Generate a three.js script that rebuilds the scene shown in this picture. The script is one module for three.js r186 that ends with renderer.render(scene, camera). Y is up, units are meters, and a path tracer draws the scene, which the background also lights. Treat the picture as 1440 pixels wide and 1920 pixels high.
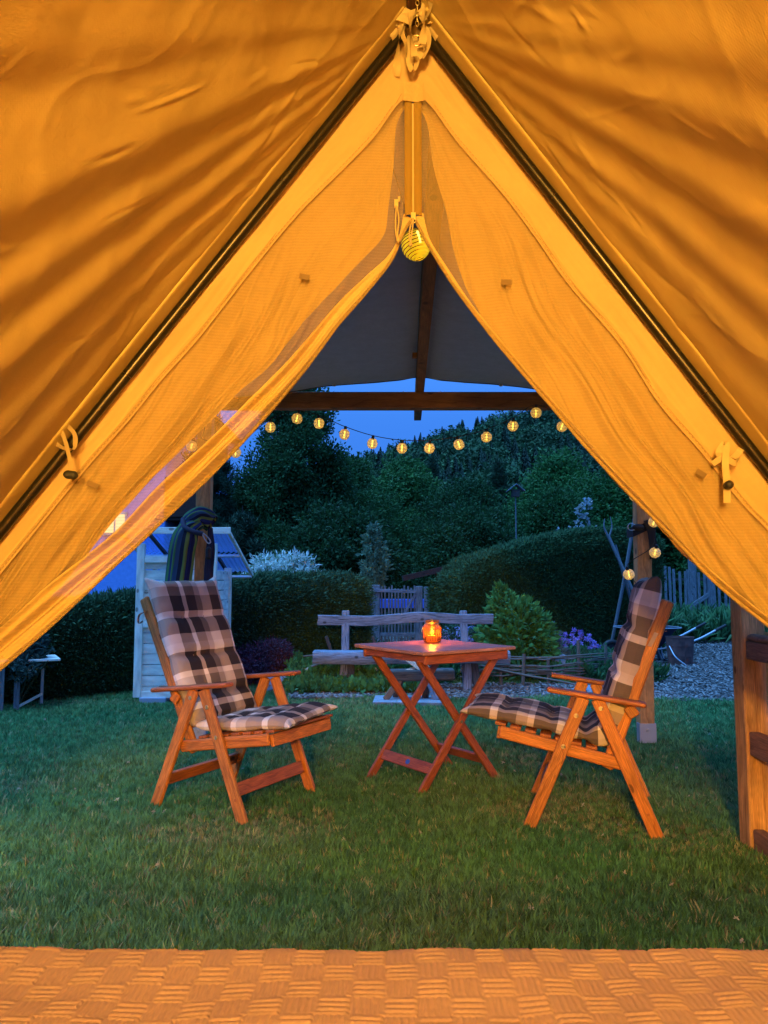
import * as THREE from 'three';
import { RoundedBoxGeometry } from 'three/addons/geometries/RoundedBoxGeometry.js';
import { mergeGeometries } from 'three/addons/utils/BufferGeometryUtils.js';
import { ImprovedNoise } from 'three/addons/math/ImprovedNoise.js';

// ---------------------------------------------------------------- camera, sky, sun, tent lamp, exposure
const scene = new THREE.Scene();
const camera = new THREE.PerspectiveCamera(67.02, 3 / 4, 0.05, 900);
camera.position.set(0, 1.087, 0);
camera.rotation.x = Math.atan(130 / 1450);                     // the phone is tipped up by five degrees
const renderer = new THREE.WebGLRenderer({ antialias: true });
renderer.toneMapping = THREE.LinearToneMapping;
renderer.toneMappingExposure = 1;
renderer.shadowMap.enabled = true;

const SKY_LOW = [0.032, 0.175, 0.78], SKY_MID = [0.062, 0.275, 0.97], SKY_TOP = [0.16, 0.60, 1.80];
{
  const W = 256, H = 128, data = new Float32Array(W * H * 4);
  for (let j = 0; j < H; j++) {
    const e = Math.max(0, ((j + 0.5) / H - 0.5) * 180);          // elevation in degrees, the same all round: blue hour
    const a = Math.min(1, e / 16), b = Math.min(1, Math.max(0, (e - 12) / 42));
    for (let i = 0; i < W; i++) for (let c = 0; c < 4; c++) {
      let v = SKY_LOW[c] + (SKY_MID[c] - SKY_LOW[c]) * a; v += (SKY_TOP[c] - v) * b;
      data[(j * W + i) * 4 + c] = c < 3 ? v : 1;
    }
  }
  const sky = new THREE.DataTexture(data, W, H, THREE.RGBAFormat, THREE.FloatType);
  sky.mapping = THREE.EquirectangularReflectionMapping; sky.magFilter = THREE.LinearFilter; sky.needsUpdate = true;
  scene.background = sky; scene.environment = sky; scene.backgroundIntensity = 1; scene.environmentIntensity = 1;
}
const sun = new THREE.DirectionalLight(new THREE.Color().setRGB(0.16, 0.46, 1.0), 5.0);   // last light of the day, spread over a wide patch of sky
sun.position.set(-9, 30, 3); sun.castShadow = true; sun.shadow.radius = 70; sun.shadow.mapSize.set(2048, 2048);
Object.assign(sun.shadow.camera, { left: -20, right: 20, top: 20, bottom: -20, near: 1, far: 120 });
scene.add(sun);
const TENT_LAMPS = [{ at: [-0.25, 1.62, 2.4], power: 62 }, { at: [0.12, 2.12, 1.0], power: 21 }], LAMP_COLOR = [1, 0.54, 0.09];

// ---------------------------------------------------------------- helpers
function rngOf(seed) { let a = seed >>> 0; return () => { a = (a + 0x6D2B79F5) | 0; let t = Math.imul(a ^ (a >>> 15), 1 | a); t = (t + Math.imul(t ^ (t >>> 7), 61 | t)) ^ t; return ((t ^ (t >>> 14)) >>> 0) / 4294967296; }; }
let R = rngOf(7);
const rr = (a, b) => a + (b - a) * R();
const perlin = new ImprovedNoise();
const noise = (x, y = 0, z = 0) => perlin.noise(x + 13.7, y + 71.3, z + 5.1);
const fbm = (x, y, z = 0) => noise(x, y, z) + 0.5 * noise(x * 2.03, y * 2.03, z * 2.03 + 9) + 0.25 * noise(x * 4.1, y * 4.1, z * 4.1 + 4);
const clamp = (x, a = 0, b = 1) => Math.min(b, Math.max(a, x));
const smooth = (a, b, x) => { const t = clamp((x - a) / (b - a)); return t * t * (3 - 2 * t); };
const gauss = (x, s) => Math.exp(-x * x / (2 * s * s));
const V = (x, y, d) => new THREE.Vector3(x, y, -d);               // d metres ahead of the camera
const v3 = (x, y, z) => new THREE.Vector3(x, y, z);
const lin = (r, g, b) => new THREE.Color().setRGB(r, g, b);

const M = {};                                                       // materials by name
const taken = {};
function numbered(n) { const k = taken[n] = (taken[n] ?? -1) + 1; return k ? n + '_' + String(k).padStart(3, '0') : n; }
function tag(o, label, category, group, kind) { if (label) o.userData.label = label; if (category) o.userData.category = category; if (group) o.userData.group = group; if (kind) o.userData.kind = kind; return o; }
function thing(name, label, category, pos = [0, 0, 0], turn = 0, group) {
  const o = new THREE.Group(); o.name = numbered(name); o.position.set(...pos); o.rotation.y = turn; scene.add(o); return tag(o, label, category, group);
}
function mesh(name, geo, mat, parent) {
  const m = new THREE.Mesh(geo, mat); m.castShadow = m.receiveShadow = true;
  m.name = parent ? name : numbered(name); (parent || scene).add(m); return m;
}
function structure(name, geo, mat) { const m = mesh(name, geo, mat); m.userData.kind = 'structure'; return m; }
function copyOf(o, label) { const c = o.clone(); c.name = numbered(o.name.replace(/_\d{3}$/, '')); if (label) c.userData = { ...o.userData, label }; scene.add(c); return c; }

// box of length l along x, width w along y, thickness t along z, edges rounded, uv in metres along the grain
function boxGeo(l, w, t, r = 0.004, round = true) {
  const g = round ? new RoundedBoxGeometry(l, w, t, 1, Math.min(r, t * 0.45, w * 0.45)) : new THREE.BoxGeometry(l, w, t);
  const p = g.attributes.position, n = g.attributes.normal, uv = g.attributes.uv, ou = R() * 7, ov = R() * 7;
  for (let i = 0; i < p.count; i++) {
    const ny = Math.abs(n.getY(i)), nx = Math.abs(n.getX(i));
    if (nx > 0.8) uv.setXY(i, p.getZ(i) * 0.3 + ou, p.getY(i) + ov); else uv.setXY(i, p.getX(i) + ou, (ny > 0.7 ? p.getZ(i) + 0.37 : p.getY(i)) + ov);
  }
  return g;
}
// a board from a to b; side = direction of its thickness
function board(name, a, b, w, t, side, mat, parent, r = 0.004, round = true) {
  const x = b.clone().sub(a), l = x.length(); x.normalize();
  const z = side.clone().addScaledVector(x, -side.dot(x)).normalize(), y = z.clone().cross(x);
  if (mat === M.oiled && R() < 0.45) mat = M.oiledB;
  const m = mesh(name, boxGeo(l, w, t, r, round), mat, parent);
  m.quaternion.setFromRotationMatrix(new THREE.Matrix4().makeBasis(x, y, z)); m.position.copy(a).add(b).multiplyScalar(0.5);
  return m;
}
function tube(points, r, seg = 24, rad = 6, closed = false) { return new THREE.TubeGeometry(new THREE.CatmullRomCurve3(points, closed), seg, r, rad, closed); }
function taperTube(points, r0, r1, seg = 8, rad = 6) {
  const g = tube(points, 1, seg, rad), p = g.attributes.position, c = new THREE.CatmullRomCurve3(points);
  for (let i = 0; i <= seg; i++) { const o = c.getPointAt(i / seg), r = r0 + (r1 - r0) * i / seg; for (let j = 0; j <= rad; j++) { const k = i * (rad + 1) + j; p.setXYZ(k, o.x + (p.getX(k) - o.x) * r, o.y + (p.getY(k) - o.y) * r, o.z + (p.getZ(k) - o.z) * r); } }
  return g;
}
function gridGeo(nu, nv, f, uvf) {
  const pos = [], uv = [], idx = [];
  for (let j = 0; j <= nv; j++) for (let i = 0; i <= nu; i++) { const p = f(i / nu, j / nv, i, j); pos.push(p[0], p[1], p[2]); const t = uvf ? uvf(i / nu, j / nv, p) : [i / nu, j / nv]; uv.push(t[0], t[1]); }
  for (let j = 0; j < nv; j++) for (let i = 0; i < nu; i++) { const a = j * (nu + 1) + i, b = a + 1, c = a + nu + 1, d = c + 1; idx.push(a, b, d, a, d, c); }
  const g = new THREE.BufferGeometry();
  g.setAttribute('position', new THREE.Float32BufferAttribute(pos, 3)); g.setAttribute('uv', new THREE.Float32BufferAttribute(uv, 2)); g.setIndex(idx); g.computeVertexNormals(); return g;
}
function ribbon(points, w, side, seg = 24, wave = 0) {               // a strap of width w along a curve
  const c = new THREE.CatmullRomCurve3(points);
  return gridGeo(2, seg, (u, v) => { const p = c.getPoint(v), t = c.getTangent(v), s = side.clone().addScaledVector(t, -side.dot(t)).normalize().applyAxisAngle(t, wave * v); return p.addScaledVector(s, (u - 0.5) * w).toArray(); }, (u, v) => [u * w, v * 0.4]);
}

// ---------------------------------------------------------------- procedural textures
function dataTex(w, h, f, srgb = true, rx = 1, ry = 1) {
  const d = new Uint8Array(w * h * 4);
  for (let j = 0; j < h; j++) for (let i = 0; i < w; i++) { const c = f(i / w, j / h, i, j), k = (j * w + i) * 4; for (let q = 0; q < 3; q++) d[k + q] = clamp(typeof c === 'number' ? c : c[q]) * 255; d[k + 3] = 255; }
  const t = new THREE.DataTexture(d, w, h); t.wrapS = t.wrapT = THREE.RepeatWrapping; t.magFilter = t.minFilter = THREE.LinearFilter; if (srgb) t.colorSpace = THREE.SRGBColorSpace; t.repeat.set(rx, ry); t.needsUpdate = true; return t;
}
const mix3 = (a, b, t) => [a[0] + (b[0] - a[0]) * t, a[1] + (b[1] - a[1]) * t, a[2] + (b[2] - a[2]) * t];
const rgb = h => [(h >> 16 & 255) / 255, (h >> 8 & 255) / 255, (h & 255) / 255];
// wood grain: u along the grain (one metre), v across (a quarter metre); knots where asked
function woodTex(dark, mid, light, seed, o = {}) {
  const { rings = 16, wob = 0.16, knots = 1, fine = 0.30, crack = 0 } = o, q = rngOf(seed), ks = [];
  for (let i = 0; i < knots; i++) ks.push([q(), q(), 0.010 + 0.012 * q()]);
  const D = rgb(dark), M = rgb(mid), L = rgb(light);
  return dataTex(512, 256, (u, v) => {
    const cu = Math.cos(u * 6.283), su = Math.sin(u * 6.283), cv = Math.cos(v * 6.283), sv = Math.sin(v * 6.283);
    let w = wob * (noise(cu * 0.6 + seed, su * 0.6, cv * 0.6) + 0.35 * noise(cu * 1.6 + seed, su * 1.6 + sv, cv * 0.9)), kn = 0;
    for (const [a, b, r] of ks) { let du = Math.abs(u - a), dv = Math.abs(v - b); du = Math.min(du, 1 - du); dv = Math.min(dv, 1 - dv) * 0.25; const d = Math.hypot(du * 0.6, dv); w += 0.20 * Math.exp(-d / (r * 1.6)) ; kn = Math.max(kn, smooth(r, r * 0.55, d)); }
    const ring = (((v * 3 + w * 3) * rings / 6) % 1 + 1) % 1, band = 0.25 + 0.55 * Math.pow(ring, 2.2) * smooth(1, 0.9, ring) + 0.25 * noise(u * 2, v * 12, seed + 8);
    const f = noise(u * 9 + cu, v * 130, seed) * fine + noise(u * 40, v * 220, seed + 3) * fine * 0.7, blot = 0.25 * noise(cu * 1.5, su * 1.5 + cv, sv + seed);
    let c = mix3(M, band > 0.5 ? mix3(M, D, (band - 0.5) * 1.7) : L, band > 0.5 ? 1 : (0.5 - band) * 1.2 * (0.6 + blot));
    const s = 1 + f + blot * 0.6; c = [c[0] * s, c[1] * s, c[2] * s];
    if (crack) { const k = smooth(0.34, 0.5, noise(cu * 1.2 + seed, su * 1.2 + 4, v * 46)); c = mix3(c, [0.05, 0.05, 0.06], k * crack); }
    return kn ? mix3(c, mix3(D, [0.08, 0.03, 0.01], 0.4), kn * 0.85) : c;
  }, true, 1, 4);
}
const grainBump = dataTex(512, 256, (u, v) => 0.5 + 0.3 * noise(u * 8, v * 110) + 0.25 * noise(u * 30, v * 200, 3), false, 1, 4);
const woodMat = (map, rough, bump = 0.0008, extra = {}) => new THREE.MeshStandardMaterial({ map, roughness: rough, bumpMap: grainBump, bumpScale: bump, ...extra });
M.oiled = woodMat(woodTex(0x8a4619, 0xc67730, 0xda954a, 3, { knots: 1, rings: 13 }), 0.5);
M.oiledB = woodMat(woodTex(0x7c4218, 0xb4702f, 0xc68c4a, 53, { knots: 1, rings: 17, fine: 0.4 }), 0.58);
M.oiledDark = woodMat(woodTex(0x703818, 0xa45c2c, 0xb87440, 17, { knots: 1, rings: 15 }), 0.5);
M.tableTop = woodMat(woodTex(0x8c5542, 0xba8068, 0xca9880, 21, { knots: 1, rings: 18 }), 0.42);
M.tableLeg = woodMat(woodTex(0x70341c, 0x9c522c, 0xb06a42, 29, { knots: 0, rings: 12 }), 0.5);
M.pine = woodMat(woodTex(0x8a5a2c, 0xb98a52, 0xd0a870, 5, { knots: 2, rings: 12 }), 0.7);
M.beam = woodMat(woodTex(0x4b2f18, 0x6e4a28, 0x85603a, 8, { knots: 3, rings: 10 }), 0.75);
M.railWood = woodMat(woodTex(0x5a4030, 0x7c5c46, 0x937158, 12, { knots: 2, rings: 14 }), 0.7, 0.0012);
M.grey = woodMat(woodTex(0x484c54, 0x787f8c, 0x98a0ae, 31, { knots: 3, rings: 18, crack: 0.7 }), 0.8, 0.002);
M.greyDark = woodMat(woodTex(0x2c2826, 0x4b4540, 0x625a52, 33, { knots: 3, rings: 18, crack: 0.6 }), 0.85, 0.002);
M.white = woodMat(woodTex(0xd6cfba, 0xefe9d8, 0xf6f2e6, 41, { knots: 4, rings: 8, fine: 0.08, wob: 0.1 }), 0.75, 0.0006);
M.fence = woodMat(woodTex(0x484c50, 0x70767c, 0x8a9096, 44, { knots: 2, rings: 18, crack: 0.5 }), 0.85, 0.002);
M.brown = woodMat(woodTex(0x2c170d, 0x43251a, 0x553224, 47, { knots: 2 }), 0.8);
M.steel = new THREE.MeshStandardMaterial({ color: lin(0.55, 0.57, 0.6), metalness: 0.9, roughness: 0.35 });
M.galv = new THREE.MeshStandardMaterial({ color: lin(0.42, 0.46, 0.52), metalness: 0.5, roughness: 0.5 });
M.brass = new THREE.MeshStandardMaterial({ color: lin(0.72, 0.62, 0.35), metalness: 0.9, roughness: 0.3 });
M.black = new THREE.MeshStandardMaterial({ color: lin(0.012, 0.012, 0.014), roughness: 0.6 });
M.cord = new THREE.MeshStandardMaterial({ color: lin(0.02, 0.025, 0.02), roughness: 0.8 });

// ---------------------------------------------------------------- the tent: its front gable stands 1.9 m ahead, the ridge runs along z
const weave = dataTex(256, 256, (u, v) => 0.5 + 0.22 * Math.sin(u * 6.283 * 64) * Math.sin(v * 6.283 * 64) + 0.2 * noise(u * 60, v * 60) + 0.3 * (Math.abs(noise(u * 5, v * 5, 2)) < 0.03 ? 0.5 : 0), false, 4, 4);
const canvasTint = (a, b, s) => dataTex(256, 256, (u, v) => { const cu = Math.cos(u * 6.283), su = Math.sin(u * 6.283), cv = Math.cos(v * 6.283), sv = Math.sin(v * 6.283); return mix3(rgb(a), rgb(b), clamp(0.5 + 0.8 * noise(cu * 1.3 + s, su * 1.3 + cv, sv * 1.3) + 0.25 * noise(u * 64, v * 64, s))); });
const ribHeight = (u, v) => 0.5 + 0.5 * Math.sin(v * 6.283 * 16) * (0.8 + 0.2 * Math.sin(u * 6.283 * 24));
const ribBump = dataTex(128, 128, (u, v) => ribHeight(u, v), false, 8, 8);
const netAlpha = dataTex(128, 128, (u, v) => 0.46 + 0.03 * Math.sin(v * 6.283 * 16), false, 8, 8);
M.roof = new THREE.MeshStandardMaterial({ map: canvasTint(0xb59f66, 0xbda76e, 1), roughness: 0.78, bumpMap: weave, bumpScale: 0.0006, side: THREE.DoubleSide });
M.gable = new THREE.MeshStandardMaterial({ map: canvasTint(0xb2966e, 0xb89d74, 4), roughness: 0.9, bumpMap: weave, bumpScale: 0.0005, side: THREE.DoubleSide });
M.door = new THREE.MeshStandardMaterial({ map: canvasTint(0xaa9262, 0xb89f70, 6), roughness: 0.9, bumpMap: ribBump, bumpScale: 0.0003, side: THREE.DoubleSide });
M.net = new THREE.MeshStandardMaterial({ color: lin(0.42, 0.30, 0.145), alphaMap: netAlpha, transparent: true, roughness: 0.9, bumpMap: ribBump, bumpScale: 0.0005, side: THREE.DoubleSide });
M.hem = new THREE.MeshStandardMaterial({ color: lin(0.50, 0.36, 0.16), transparent: true, opacity: 0.93, roughness: 0.9, bumpMap: ribBump, bumpScale: 0.0009, side: THREE.DoubleSide });
M.zip = new THREE.MeshStandardMaterial({ color: lin(0.22, 0.14, 0.025), roughness: 0.8, side: THREE.DoubleSide });
M.strap = new THREE.MeshStandardMaterial({ color: lin(0.45, 0.35, 0.19), roughness: 0.85, side: THREE.DoubleSide, bumpMap: weave, bumpScale: 0.0006 });
M.pole = new THREE.MeshStandardMaterial({ color: lin(0.035, 0.03, 0.025), metalness: 0.75, roughness: 0.28 });
M.patch = new THREE.MeshStandardMaterial({ color: lin(0.16, 0.11, 0.06), roughness: 0.95, side: THREE.DoubleSide });

const GD = 1.9, APEX = [0.077, 2.549];
const stripL = [[0.076,2.335],[0.048,2.328],[-0.028,2.224],[-0.096,2.149],[-0.218,2.021],[-0.325,1.886],[-0.470,1.691],[-0.558,1.587],[-0.634,1.488],[-0.731,1.373],[-0.841,1.231],[-0.940,1.103],[-1.136,0.849],[-1.338,0.592],[-1.72,0.06]];
const stripR = [[0.076,2.335],[0.104,2.328],[0.192,2.209],[0.313,2.062],[0.394,1.946],[0.462,1.842],[0.598,1.673],[0.689,1.525],[0.792,1.400],[0.884,1.277],[0.945,1.211],[1.142,0.971],[1.383,0.692],[1.86,0.06]];
const openL = [[0.074,2.005],[0.050,1.967],[0.020,1.897],[-0.040,1.816],[-0.108,1.735],[-0.187,1.626],[-0.293,1.496],[-0.423,1.350],[-0.552,1.224],[-0.679,1.103],[-0.805,0.981],[-0.930,0.871],[-1.116,0.717],[-1.322,0.530],[-1.66,0.04]];
const openR = [[0.076,2.005],[0.109,1.939],[0.176,1.827],[0.255,1.716],[0.321,1.634],[0.400,1.538],[0.504,1.413],[0.594,1.313],[0.696,1.205],[0.796,1.094],[0.935,0.976],[1.134,0.817],[1.378,0.617],[1.78,0.04]];
const clothL = [[0.030,2.285],[0.025,2.166],[0.011,2.052],[0.000,1.981],[-0.054,1.918],[-0.122,1.844],[-0.189,1.771],[-0.293,1.632],[-0.368,1.566],[-0.464,1.467],[-0.558,1.367],[-0.676,1.242],[-0.782,1.107],[-0.859,1.022],[-1.009,0.894],[-1.156,0.748],[-1.337,0.567],[-1.68,0.05]];
const hemL = [[0.035,2.285],[0.030,2.15],[0.022,2.02],[0.020,1.967],[0.015,1.925],[-0.041,1.866],[-0.117,1.785],[-0.244,1.632],[-0.348,1.525],[-0.451,1.414],[-0.555,1.317],[-0.654,1.211],[-0.804,1.084],[-0.884,1.009],[-1.034,0.881],[-1.181,0.735],[-1.330,0.561],[-1.67,0.045]];
const clothR = [[0.114,2.283],[0.130,2.158],[0.161,2.041],[0.177,1.953],[0.206,1.855],[0.266,1.735],[0.332,1.645],[0.411,1.544],[0.514,1.416],[0.604,1.313],[0.706,1.205],[0.807,1.096],[0.945,0.978],[1.135,0.830],[1.379,0.629],[1.80,0.05]];
const netTopL = [[0.06,2.328]], netTopR = [[0.092,2.328]];
const curve2 = pts => new THREE.CatmullRomCurve3(pts.map(p => v3(p[0], p[1], 0)), false, 'centripetal');
// cloth between two curves of the gable plane; z(u, v) is its depth towards the inside of the tent
function sheet(a, b, nu, nv, z, uvScale = 1, at = [0, 0]) {
  const A = curve2(a), B = curve2(b);
  const P = [], Q = []; for (let j = 0; j <= nv; j++) { P.push(A.getPointAt(j / nv)); Q.push(B.getPointAt(j / nv)); }
  return gridGeo(nu, nv, (u, v, i, j) => { const p = P[j], q = Q[j]; return [p.x + (q.x - p.x) * u, p.y + (q.y - p.y) * u, -GD + z(u, v, p.x + (q.x - p.x) * u, p.y + (q.y - p.y) * u)]; }, (u, v, p) => [p[0] * uvScale, p[1] * uvScale]);
}
const under = (c, s) => c.map(([x, y], i) => i ? [x + s * 0.010, y + 0.008] : [x + s * 0.004, y + 0.02]);     // tucked behind the sewn strip
const tent = thing('canvas_tent', 'beige canvas tent in the foreground, front gable open with tied back flaps and black poles', 'tent', [0, 0, 0]);
const GROUND_L = -1.85, GROUND_R = 1.95;
// roof slopes: folds fan out from the ridge end, as drawn by the pull of the ridge tie
function foldProfile(keys) {                     // keys: [angle, brightness]; integrated to a height that is steep where the cloth faces away from the lamp
  const N = 600, a1 = 1.55, h = [0]; const b = x => { let i = 0; while (i < keys.length - 2 && keys[i + 1][0] < x) i++; const [xa, ba] = keys[i], [xb, bb] = keys[i + 1]; return ba + (bb - ba) * smooth(xa, xb, x); };
  for (let i = 1; i <= N; i++) h.push(h[i - 1] - b(i / N * a1) * a1 / N);
  return x => { const t = clamp(x / a1) * N, i = Math.min(N - 1, Math.floor(t)); return h[i] + (h[i + 1] - h[i]) * (t - i); };
}
const foldL = foldProfile([[-0.1, 0], [0.05, 0.1], [0.10, -0.5], [0.15, 0.7], [0.20, -0.9], [0.255, 0.9], [0.315, -1.3], [0.385, 1.1], [0.445, -1.1], [0.50, 1.0], [0.565, -1.5], [0.63, 0.8], [0.70, 0.45], [0.755, -0.7], [0.80, 0.3], [0.88, -0.3], [0.97, 0.5], [1.1, -0.5], [1.25, 0.5], [1.4, -0.4], [1.6, 0]]);
const foldR = foldProfile([[-0.1, 0], [0.04, 0.1], [0.10, -0.4], [0.15, 0.5], [0.215, -0.9], [0.27, 0.9], [0.33, -1.1], [0.40, 1.0], [0.485, -1.5], [0.555, 0.9], [0.625, -1.5], [0.70, 0.7], [0.755, -0.7], [0.81, 0.5], [0.88, -0.3], [0.97, 0.5], [1.1, -0.5], [1.25, 0.4], [1.4, -0.4], [1.6, 0]]);
function roofGeo(t, n, fold, L, seed) {
  const NS = 400, NT = 420, q = rngOf(seed * 77), cr = [];
  for (let i = 0; i < 75; i++) { const a = 0.15 + 1.1 * q(), r = 0.35 + 1.5 * q(), th = Math.PI / 2 - a + (q() - 0.5) * 1.6; cr.push([r * Math.sin(a), r * Math.cos(a), Math.cos(th), Math.sin(th), 0.03 + 0.13 * q() * q(), 0.005 + 0.007 * q(), (0.0010 + 0.0022 * q()) * (q() < 0.6 ? 1 : -1), 1.5 * (q() - 0.5)]); }
  const creases = (s, d) => { let h = 0; for (const [cs, cd, dx, dy, len, w, A, bend] of cr) { const x = s - cs, y = d - cd; if (x * x + y * y > len * len * 4) continue; const al = (x * dx + y * dy) / len, pe = (-x * dy + y * dx) - bend * 0.1 * len * al * al; h += A * Math.exp(-pe * pe / (w * w)) * Math.max(0, 1 - al * al) - A * 0.5 * Math.exp(-pe * pe / (w * w * 9)) * Math.max(0, 1 - al * al); } return h; };
  return gridGeo(NS, NT, (u, v) => {
    const s = -0.012 + (u < 0.85 ? u / 0.85 * 1.7 : 1.7 + (u - 0.85) / 0.15 * 3.2), d = v < 0.92 ? v / 0.92 * 2.4 : 2.4 + (v - 0.92) / 0.08 * (L - 2.4), r = Math.hypot(s, d), ang = Math.atan2(Math.max(0, s), d + 1e-4);
    const edge = smooth(0.01, 0.12, s);
    let h = 0.165 * r * fold(ang) * edge * smooth(0.0, 0.5, r) * (1 - smooth(1.9, 2.6, s)) * (1 + 0.35 * noise(r * 1.4, ang * 6, seed));
    h += 0.008 * edge * fbm(s * 2.1 + d * 0.6, d * 1.5, seed) + 0.0016 * edge * fbm(s * 7 + d * 3, d * 6 - s * 2, seed + 4);
    h += 0.002 * edge * (Math.pow(1 - Math.abs(noise(s * 3.1 + d, d * 2.6 - s * 1.3, seed + 8)), 14) - 0.2) + 0.95 * edge * creases(s, d) + 0.0006 * edge * fbm(s * 16 + d * 8, d * 13, seed);
    return [APEX[0] + t[0] * d + n[0] * h, APEX[1] + t[1] * d + n[1] * h, -GD + s];
  }, (u, v, p) => [p[2] * 0.8, (p[0] + p[1]) * 0.7]);
}
mesh('roof_panel', roofGeo([-0.60616, -0.79534], [0.79534, -0.60616], foldL, 3.2, 3), M.roof, tent);
mesh('roof_panel', roofGeo([0.59096, -0.8067], [-0.8067, -0.59096], foldR, 3.16, 12), M.roof, tent);
mesh('back_gable', new THREE.ExtrudeGeometry(new THREE.Shape([new THREE.Vector2(-1.87, 0), new THREE.Vector2(1.95, 0), new THREE.Vector2(0.077, 2.545)]), { depth: 0.004, bevelEnabled: false }), M.gable, tent).position.z = 2.95;
mesh('groundsheet', boxGeo(3.7, 4.75, 0.02, 0.004, false).rotateX(Math.PI / 2), M.roof, tent).position.set(0.05, 0.035, 0.62);
// the sewn gable strips that run down beside the poles
const gableEdgeL = [[APEX[0], APEX[1]], [-0.9, 1.267], [-1.86, 0.01]], gableEdgeR = [[APEX[0], APEX[1]], [1.0, 1.289], [1.94, 0.01]];
const stripZ = s => (u, v, x, y) => 0.004 + 0.006 * smooth(1, 0.7, u) * noise(u * 2.5, v * 9, s) * smooth(0, 0.15, u) + 0.011 * smooth(1, 0.7, u) * Math.sin(u * 5.5 + 1.2 * noise(v * 4, s)) * smooth(0.05, 0.3, v) + 0.003 * noise(u * 7, v * 26, s + 2);
mesh('gable_strip', sheet(gableEdgeL, stripL, 24, 160, stripZ(1)), M.gable, tent);
mesh('gable_strip', sheet(gableEdgeR, stripR, 24, 160, stripZ(6)), M.gable, tent);
for (const c of [stripL, stripR]) mesh('seam', tube(curve2(c).getPoints(60).map(p => v3(p.x, p.y, -GD + 0.006)), 0.003, 160, 5), M.gable, tent);
// stitched hems: a line of thread along each edge of the strips, and the doubled hem of the roof cloth beside the poles
const threadMat = new THREE.MeshStandardMaterial({ color: lin(0.22, 0.16, 0.08), roughness: 0.9 });
for (const [e, c] of [[gableEdgeL, stripL], [gableEdgeR, stripR]]) for (const t of [0.62, 0.93]) { const A = curve2(e), B = curve2(c), st = []; for (let j = 6; j < 250; j++) { const p = A.getPointAt(j / 250).lerp(B.getPointAt(j / 250), t), q = A.getPointAt((j + 0.6) / 250).lerp(B.getPointAt((j + 0.6) / 250), t); const zz = 0.0052 + 0.017 * smooth(1, 0.7, t); st.push(new THREE.CylinderGeometry(0.0007, 0.0007, p.distanceTo(q), 4).rotateZ(Math.atan2(-(q.x - p.x), q.y - p.y)).translate((p.x + q.x) / 2, (p.y + q.y) / 2, -GD + (t > 0.9 ? 0.0046 : 0.016))); } if (t > 0.9) { const m = mesh('stitching', mergeGeometries(st), threadMat, tent); m.userData.kind = 'stuff'; } }
for (const [t, n, s] of [[[-0.60616, -0.79534], [0.79534, -0.60616], 3], [[0.59096, -0.8067], [-0.8067, -0.59096], 8]]) mesh('roof_hem', gridGeo(10, 160, (u, v) => { const w = 0.108 + 0.006 * noise(v * 4, s), q = -0.01 + w * Math.min(1, u * 1.12), d = 0.05 + 3.0 * v, h = u > 0.9 ? 0.004 * (1 - (u - 0.9) * 10) - 0.001 : 0.004 + 0.0016 * noise(v * 30, u * 3, s); return [APEX[0] + t[0] * d + n[0] * h, APEX[1] + t[1] * d + n[1] * h, -GD + q]; }, (u, v, p) => [p[2] * 0.8, (p[0] + p[1]) * 0.7]), M.roof, tent);
// canvas doors pulled aside behind the insect net
// the cloth hangs: its folds fall more steeply than the edge it is pulled to, so they cross the flap from the strip to the opening
const drape = (k, s) => (u, v) => { const g = smooth(0.02, 0.3, v) * smooth(0, 0.22, u), q = u - 2.1 * v + 0.22 * noise(v * 4, u * 1.6, s) + 0.10 * noise(v * 11, u * 3, s), rid = x => 1 - 2 * Math.pow(Math.abs(Math.sin(Math.PI * x)), 0.6), m = 0.55 + 0.9 * noise(v * 5 + 3, u * 2, s + 5); return 2.3 * g * (0.0062 * rid(k * q) * m + 0.0032 * rid(k * 2.3 * q + 0.3) * (0.5 + noise(v * 7, u * 4, s + 8)) + 0.004 * noise(u * 11 - 22 * v, v * 5, s) + 0.012 * noise(q * 2.2, v * 2, s + 1)) + smooth(0, 0.25, u) * 0.006 * fbm(u * 2 + v * 2, v * 5 - u * 2, s + 7); };
const doorFold = (k, s) => { const f = drape(k, s); return (u, v) => -0.006 - 0.022 * smooth(0, 0.3, u) + f(u, v); };
mesh('door_flap', sheet(under(stripL, -1), clothL, 90, 260, doorFold(4.2, 2), 1), M.door, tent);
mesh('door_flap', sheet(under(stripR, 1), clothR, 90, 260, doorFold(3.9, 9), 1), M.door, tent);
const netFold = (k, s) => { const f = drape(k, s); return (u, v) => 0.002 + 0.72 * f(u, v) + 0.003 * noise(u * 8, v * 10, s) * smooth(0, 0.25, u); };
const upNetL = [[0.048,2.328],[-0.028,2.224],[-0.096,2.149],[-0.218,2.021],[-0.325,1.886],[-0.470,1.691],[-0.558,1.587],[-0.634,1.488],[-0.731,1.373],[-0.841,1.231],[-0.940,1.103],[-1.136,0.849],[-1.338,0.592],[-1.72,0.06]];
const inNetL = [[0.052,2.328],[0.052,2.18],[0.052,2.06],[0.040,1.967],[0.015,1.915],[-0.041,1.86],[-0.117,1.785],[-0.244,1.632],[-0.348,1.525],[-0.451,1.414],[-0.555,1.317],[-0.654,1.211],[-0.804,1.084],[-0.884,1.009],[-1.034,0.881],[-1.181,0.735],[-1.330,0.561],[-1.67,0.045]];
const inNetR = [[0.096,2.328],[0.097,2.18],[0.098,2.04],[0.109,1.945],[0.176,1.83],[0.255,1.718],[0.321,1.636],[0.400,1.540],[0.504,1.415],[0.594,1.314],[0.696,1.206],[0.796,1.095],[0.935,0.977],[1.134,0.818],[1.378,0.618],[1.78,0.041]];
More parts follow.
